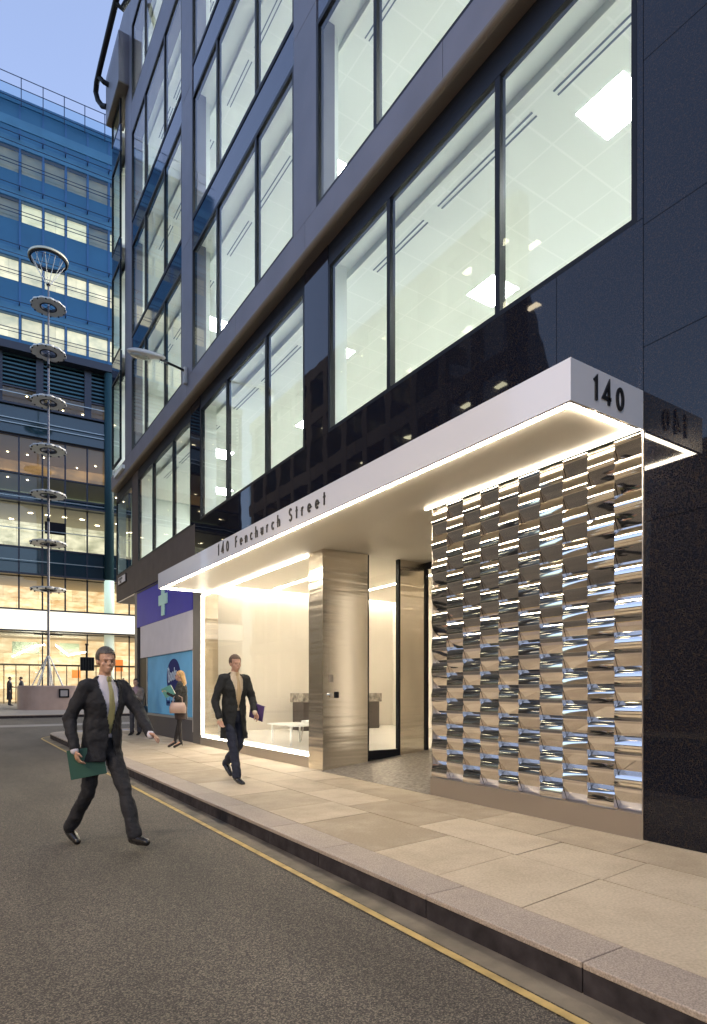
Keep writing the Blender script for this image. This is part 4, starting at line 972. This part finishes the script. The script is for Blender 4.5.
def person(loc, facing, label, J, H=1.78, female=False, colors=None, coat=None, skirt=None, tie=None, hairc=(.05,.035,.025), long_hair=False,
           voxel=.008, fine=.0065, group=None, open_front=True, head_yaw=0, cat='person', lapel=True, coat_len=.86, hand_dirs=None):
    root = empty('person', loc, math.atan2(facing[1], facing[0])); tag(root, label, cat, group)
    k = H/1.78; V = lambda p: Vector(p)*1.0
    hipz = J['hip'][2]; hip = V(J['hip']); sh = V(J['chest']); neck = V(J['neck']); hd = V(J['head'])
    sw = .165 if female else .19
    # body
    m = MB()
    m.loft([(hip.x, hip.y, hip.z-.08, .085, .125), (hip.x, hip.y, hip.z+.02, .10, .145), (hip.x*.5+sh.x*.5, hip.y, hip.z+.20, .09, .12), (sh.x, sh.y, sh.z-.12, .11, .15), (sh.x, sh.y, sh.z-.02, .09, .16), (neck.x, neck.y, neck.z-.03, .05, .06)], 20)
    m.caps(neck - Vector((0,0,.05)), hd - Vector((.01,0,.08)), .056*k, .052*k, 12); head(m, hd, head_yaw, k*.98)
    for s_ in ('l', 'r'):
        S, E, Wt = V(J['sh_'+s_]), V(J['el_'+s_]), V(J['wr_'+s_]); m.caps(sh, S, .06, .045); m.caps(S, E, .042, .034); m.caps(E, Wt, .034, .022)
        dd, pp = (hand_dirs or {}).get(s_, ((Wt-E).normalized(), (1,0,0)))
        hand(m, Wt, dd, pp, k*.95 if not female else k*.86)
        Hh, K_, A = V(J['hp_'+s_]), V(J['kn_'+s_]), V(J['an_'+s_]); m.caps(Hh, K_, .072, .048); m.caps(K_, A, .046, .032)
        if female: m.caps(A, A + V(J['toe_'+s_]) , .03, .02)
    body = m.build('body', mat('skin', ()) , root); body.data.materials.clear(); body.data.materials.append(M_SKIN); bake(body, fine, 3, .4)
    # eyes
    Q = Matrix.Rotation(head_yaw, 3, 'Z'); m = MB()
    for y in (-1,1): m.ell(hd + Q @ Vector((.074*k, y*.029*k, -.012*k)), (.008,.010,.0055), seg=8)
    m.build('eyes', mat('eye_dark', (.03,.02,.02), .2), root, True)
    # hair
    m = MB(); hc = hd + Q @ Vector((-.018*k, 0, .036*k)); m.ell(hc, (.104*k,.086*k,.100*k), M=Matrix.Rotation(head_yaw, 4, 'Z'))
    if long_hair:
        back = Q @ Vector((-.06,0,0))
        for dy in (-.06,-.03,0,.03,.06):
            a = hc + back*.6 + Q @ Vector((0,dy,.02)); m.caps(a, a + Q @ Vector((-.05, dy*.5, -.20)), .05, .04); m.caps(a + Q @ Vector((-.05, dy*.5, -.20)), a + Q @ Vector((-.03, dy*.7, -.36)), .04, .015)
    hr = m.build('hair', mat('hair_%02d' % int(hairc[0]*100), hairc, .55, var=.3, vscale=60, bump=.5, bscale=90, stretch=(1,1,.3)), root); bake(hr, voxel, 2)
    fwd = Q @ Vector((1,0,0))
    cut(hr, lambda c_: (c_ - hd).dot(fwd) > .035*k and (c_ - hd).z < .062*k or ((c_ - hd).dot(fwd) > -.022*k and (c_ - hd).z < .004*k) or ((not long_hair) and (c_ - hd).z < -.045*k))
    C_ = colors
    # trousers / tights
    m = MB()
    for s_ in ('l', 'r'):
        Hh, K_, A = V(J['hp_'+s_]), V(J['kn_'+s_]), V(J['an_'+s_])
        if female: m.caps(Hh, K_, .078, .053); m.caps(K_, K_.lerp(A,.35), .050, .050); m.caps(K_.lerp(A,.35), A, .050, .035)
        else: m.caps(Hh, K_, .090, .068); m.caps(K_, A.lerp(K_, .05), .064, .062); m.caps(A.lerp(K_, .1), A+Vector((.0,0,.0)), .062, .060)
    if not female: m.loft([(hip.x, hip.y, hip.z-.10, .10, .15), (hip.x, hip.y, hip.z+.12, .115, .155)], 20)
    else: m.loft([(hip.x, hip.y, hip.z-.10, .09, .14), (hip.x, hip.y, hip.z+.05, .10, .145)], 20)
    t_ = m.build('tights' if female else 'trousers', mat('cloth_%s' % C_['legs'][0], C_['legs'][1], .8, var=.12, vscale=25, bump=.35, bscale=14), root); bake(t_, voxel, 4, folds=.0 if female else .035)
    # shoes
    for s_ in ('l', 'r'):
        A = V(J['an_'+s_]); T = V(J['toe_'+s_]); m = MB(); d = T.normalized(); L = T.length
        hl = A + Vector((0,0,-.045)) - d*.03
        if female:
            m.caps(A + Vector((0,0,-.03)), A + T + Vector((0,0,-.02)), .034, .030); m.caps(A+Vector((0,0,-.03)) - d*.03, A + Vector((0,0,-.115)) - d*.045, .016, .007)
        else:
            m.caps(hl, hl + d*.10, .042, .044); m.caps(hl + d*.08, hl + T + d*.03, .043, .034); m.caps(A, hl, .045, .042)
        sh_ = m.build('shoe', mat('black_leather', (.012,.011,.011), .25, spec=.6), root); bake(sh_, voxel*.8, 3)
    # shirt
    if 'shirt' in C_:
        m = MB(); m.loft([(hip.x+.005, hip.y, hip.z+.06, .112, .150), (hip.x*.5+sh.x*.5+.008, hip.y, hip.z+.25, .118, .148), (sh.x+.008, sh.y, sh.z-.12, .122, .162), (sh.x, sh.y, sh.z-.01, .10, .150), (neck.x, neck.y, neck.z-.015, .068, .074), (neck.x, neck.y, neck.z+.028, .058, .060)], 24)
        s1 = m.build('shirt', mat('cloth_%s' % C_['shirt'][0], C_['shirt'][1], .75, bump=.25, bscale=16), root); bake(s1, voxel, 3)
    if tie:
        m = MB(); a = Vector((sh.x+.135, sh.y, sh.z+.035)); 
        m.box(neck.x+.062, neck.x+.085, -.020, .020, neck.z-.035, neck.z+.012, bev=.006)
        m.loft([(hip.x+.125, 0, hip.z+.10, .008, .008), (hip.x+.128, 0, hip.z+.16, .008, .042), (sh.x+.132, 0, sh.z-.16, .008, .030), (sh.x+.115, 0, sh.z-.02, .009, .022), (neck.x+.070, 0, neck.z-.02, .008, .016)], 12)
        m.build('tie', mat('cloth_%s' % tie[0], tie[1], .5), root, True)
    # coat
    if coat:
        m = MB(); low = coat_len
        m.loft([(hip.x-.0, hip.y, low, .150, .205) if coat_len < .8 else (hip.x, hip.y, low, .135, .185), (hip.x, hip.y, (low+hip.z)/2+.02, .142, .190), (hip.x*.5+sh.x*.5, hip.y, hip.z+.24, .132, .168), (sh.x, sh.y, sh.z-.12, .142, .190), (sh.x-.005, sh.y, sh.z+.0, .118, .185), (neck.x-.01, neck.y, neck.z-.02, .080, .100), (neck.x-.015, neck.y, neck.z+.012, .066, .070)], 28)
        for s_ in ('l', 'r'):
            S, E, Wt = V(J['sh_'+s_]), V(J['el_'+s_]), V(J['wr_'+s_])
            m.caps(sh + Vector((0,0,.0)), S, .085, .070); m.caps(S, E, .070, .057); m.caps(E, Wt.lerp(E, .10), .057, .045)
        c0 = m.build('coat', mat('cloth_%s' % coat[0], coat[1], .8, var=.15, vscale=18, bump=.5, bscale=9), root); bake(c0, voxel, 5, folds=.032)
        if open_front:
            zb = hip.z + .13
            def inside(c_):
                if c_.x < sh.x + .02: return False
                if c_.z > zb: return abs(c_.y) < .012 + .085*min(1, (c_.z-zb)/(sh.z-zb+.02)) if c_.z < sh.z else abs(c_.y) < .095
                return c_.z < zb and abs(c_.y) < .01 + (zb-c_.z)*.16
            cut(c0, inside)
            sol = c0.modifiers.new('cloth_thickness', 'SOLIDIFY'); sol.thickness = .008; sol.offset = -1
        for s_ in ('l', 'r'):                     # shirt cuffs
            if 'shirt' in C_:
                E, Wt = V(J['el_'+s_]), V(J['wr_'+s_]); m = MB(); m.caps(Wt.lerp(E,.10), Wt.lerp(E,-.03), .036, .034, 12); m.build('cuff', MATS['cloth_%s' % C_['shirt'][0]], root, True)
    if skirt:
        m = MB(); m.loft([(hip.x, hip.y, hip.z-.34, .135, .185), (hip.x, hip.y, hip.z-.12, .135, .175), (hip.x, hip.y, hip.z+.06, .112, .155), (hip.x, hip.y, hip.z+.16, .10, .135)], 24)
        s2 = m.build('skirt', mat('cloth_%s' % skirt[0], skirt[1], .8, bump=.3, bscale=12), root); bake(s2, voxel, 3, folds=.02)
    return root

def pose(hipz=.95, chest=1.42, neck=1.52, head=1.665, lean=0.0, sw=.175, **kw):
    J = dict(hip=(0,0,hipz), chest=(lean,0,chest), neck=(lean+.005,0,neck), head=(lean+.03,0,head),
             sh_l=(lean, sw, chest+.03), sh_r=(lean, -sw, chest+.03), hp_l=(0,.09,hipz-.03), hp_r=(0,-.09,hipz-.03))
    J.update(el_l=(lean-.02, sw+.06, 1.15), wr_l=(lean+.08, sw+.05, .90), el_r=(lean-.02, -sw-.06, 1.15), wr_r=(lean+.08, -sw-.05, .90),
             kn_l=(.02,.09,.50), an_l=(0,.09,.10), toe_l=(.17,.01,-.045), kn_r=(.02,-.09,.50), an_r=(0,-.09,.10), toe_r=(.17,-.01,-.045))
    J.update(kw); return J

# walker in the road with a green folder
p1 = person((1.165, 5.975, ZR), (.35, -.94), 'man in dark suit and olive tie striding across the road with a green folder',
    pose(hipz=.93, chest=1.43, neck=1.535, head=1.69, lean=.04,
         el_l=(.20,.27,1.19), wr_l=(.44,.21,1.02), el_r=(-.07,-.27,1.17), wr_r=(.05,-.29,.90),
         kn_l=(.25,.07,.53), an_l=(.42,.06,.145), toe_l=(.17,.0,.0), kn_r=(-.07,-.09,.50), an_r=(-.36,-.10,.13), toe_r=(.155,-.02,-.055)),
    H=1.80, colors={'legs': ('charcoal', (.011,.011,.015)), 'shirt': ('lilac_white', (.60,.56,.62))}, tie=('olive', (.30,.27,.12)), coat=('charcoal_suit', (.010,.010,.014)),
    hairc=(.06,.05,.045), head_yaw=R(-14), coat_len=.78, hand_dirs={'l': ((.95,-.05,-.12), (0,-.6,-.7)), 'r': ((.30,.15,-.9), (.3,.9,0))})
FO = empty('folder', (0,0,0)); tag(FO, 'green document folder held against the thigh of the striding man', 'folder')
def place_local(root, o, p, rot=(0,0,0)):
    Mw = Matrix.Translation(root.location) @ Matrix.Rotation(root.rotation_euler.z, 4, 'Z')
    o.matrix_world = Mw @ Matrix.Translation(Vector(p)) @ Matrix.Rotation(rot[2], 4, 'Z') @ Matrix.Rotation(rot[1], 4, 'Y') @ Matrix.Rotation(rot[0], 4, 'X')
    o.location = o.matrix_world.to_translation()
m = MB(); m.box(-.006,.006,-.15,.15,-.13,.13, bev=.002); m.build('cover', mat('green_card', (.035,.10,.07), .6), FO)
m = MB(); m.box(-.0045,.0045,-.147,.152,-.125,.125); m.build('pages', mat('paper', (.7,.68,.6), .7), FO)
place_local(p1, FO, (.045, -.17, .78), (R(8), 0, R(-25)))

# walker on the pavement
p2 = person((3.33, 8.12, 0), (.12, -.99), 'bearded man in long dark overcoat and cream shirt walking along the pavement',
    pose(hipz=.93, chest=1.41, neck=1.51, head=1.65, lean=.02,
         el_l=(.06,.26,1.16), wr_l=(.24,.20,.96), el_r=(-.02,-.28,1.13), wr_r=(.10,-.27,.88),
         kn_r=(.13,-.08,.50), an_r=(.20,-.06,.10), toe_r=(.175,-.01,-.045), kn_l=(-.02,.09,.50), an_l=(-.36,.08,.22), toe_l=(.13,.0,-.11)),
    H=1.74, colors={'legs': ('navy_wool', (.014,.018,.036)), 'shirt': ('cream', (.62,.50,.34))}, tie=('sand', (.50,.36,.20)), coat=('black_wool', (.009,.010,.010)),
    hairc=(.10,.06,.035), head_yaw=R(-4), coat_len=.60, hand_dirs={'l': ((.5,.1,-.6), (0,-1,0))})
F2 = empty('folder', (0,0,0)); tag(F2, 'purple folder tucked under the arm of the man in the overcoat', 'folder')
m = MB(); m.box(-.15,.15,-.012,.012,-.11,.11, bev=.004); m.build('cover', mat('purple_card', (.09,.05,.16), .5), F2)
m = MB(); m.box(-.145,.153,-.009,.009,-.105,.105); m.build('pages', MATS['paper'], F2)
place_local(p2, F2, (.20, .26, .97), (0, R(12), R(8)))

# woman by the shop
p3 = person((4.25, 13.36, 0), (-.86, .40), 'blonde woman in black jacket and heels standing by the blue pharmacy poster',
    pose(hipz=.98, chest=1.36, neck=1.46, head=1.59, sw=.15,
         el_l=(.06,.20,1.12), wr_l=(.27,.12,1.22), el_r=(.06,-.20,1.12), wr_r=(.28,-.06,1.26),
         kn_l=(.03,.07,.55), an_l=(.0,.07,.15), toe_l=(.13,.0,-.09), kn_r=(.05,-.08,.55), an_r=(.14,-.08,.15), toe_r=(.13,.0,-.09)),
    H=1.66, female=True, colors={'legs': ('black_tights', (.02,.016,.016))}, coat=('black_jacket', (.018,.018,.017)), skirt=('dark_skirt', (.035,.022,.022)),
    hairc=(.50,.30,.12), long_hair=True, open_front=False, coat_len=.90, voxel=.010)
F3 = empty('folder', (0,0,0)); tag(F3, 'teal folder held up in front of the blonde woman', 'folder')
m = MB(); m.box(-.008,.008,-.15,.15,-.11,.11, bev=.002); m.build('cover', mat('teal_card', (.12,.34,.30), .5), F3)
m = MB(); m.box(-.006,.006,-.145,.153,-.105,.105); m.build('pages', MATS['paper'], F3)
place_local(p3, F3, (.25, .16, 1.25), (R(20), R(20), R(60)))
HB = empty('handbag', (0,0,0)); tag(HB, 'pale pink handbag on the arm of the blonde woman', 'handbag')
m = MB(); m.loft([(0,0,-.12,.17,.055),(0,0,0,.18,.075),(0,0,.11,.14,.04)], 20, 3); m.build('bag_body', mat('pink_leather', (.36,.25,.21), .5), HB, True)
m = MB(); m.tube([(-.10,0,.10),(-.09,0,.22),(0,0,.27),(.09,0,.22),(.10,0,.10)], .009, 8); m.build('handle', MATS['pink_leather'], HB)
place_local(p3, HB, (.04, .235, .90), (0,0,0))

# person at the corner
p4 = person((4.46, 18.1, 0), (-.55, -.70), 'dark-haired woman in grey-brown coat standing at the corner of the pharmacy',
    pose(hipz=.90, chest=1.27, neck=1.37, head=1.50, sw=.15, el_l=(.05,.20,1.02), wr_l=(.24,.08,1.10), el_r=(.05,-.20,1.02), wr_r=(.25,-.06,1.08),
         kn_l=(.02,.08,.48), kn_r=(.10,-.08,.48), an_r=(.10,-.08,.10)),
    H=1.60, female=False, colors={'legs': ('dark_legs', (.03,.03,.04)), 'shirt': ('mauve', (.25,.17,.20))}, coat=('taupe_coat', (.17,.14,.12)), hairc=(.03,.02,.015), coat_len=.62, voxel=.014, fine=.010)
HB2 = empty('handbag', (0,0,0)); tag(HB2, 'black shoulder bag of the woman at the corner', 'handbag')
m = MB(); m.loft([(0,0,-.13,.14,.05),(0,0,0,.15,.07),(0,0,.11,.12,.04)], 18, 3); m.build('bag_body', M_LET, HB2, True)
m = MB(); m.tube([(-.09,0,.10),(-.06,0,.30),(0,0,.48),(.06,0,.30),(.09,0,.10)], .010, 8); m.build('strap', M_LET, HB2)
place_local(p4, HB2, (.02, .25, .72), (0,0,0))
# distant people
far = [((3.00, 42.3, .365), (.8,-.3), 'woman in long dark dress standing nearest the left edge by the lobby doors', (.03,.025,.03), .35, 1.70),
       ((3.62, 42.2, .36), (-.9,-.1), 'man in grey suit standing just left of the stone plinth', (.07,.075,.085), .80, 1.72),
       ((10.3, 45.35, .40), (-.2,-1), 'dark clothed figure standing behind the glass near the orange sign', (.05,.03,.025), .80, 1.70)]
for loc, fc, lab, cc, cl, hh in far:
    person(loc, fc, lab, pose(hipz=.92, chest=1.38, neck=1.49, head=1.62, sw=.17, wr_l=(.22,.18,1.1)), H=hh, colors={'legs': ('far_%02d' % int(cc[2]*1000), cc), 'shirt': ('pale', (.5,.48,.46))}, coat=('farcoat_%02d' % int(cc[2]*1000), cc),
           hairc=(.03,.02,.015), coat_len=cl, voxel=.022, fine=.016, group='people outside the lit lobby')
bpy.context.view_layer.update()
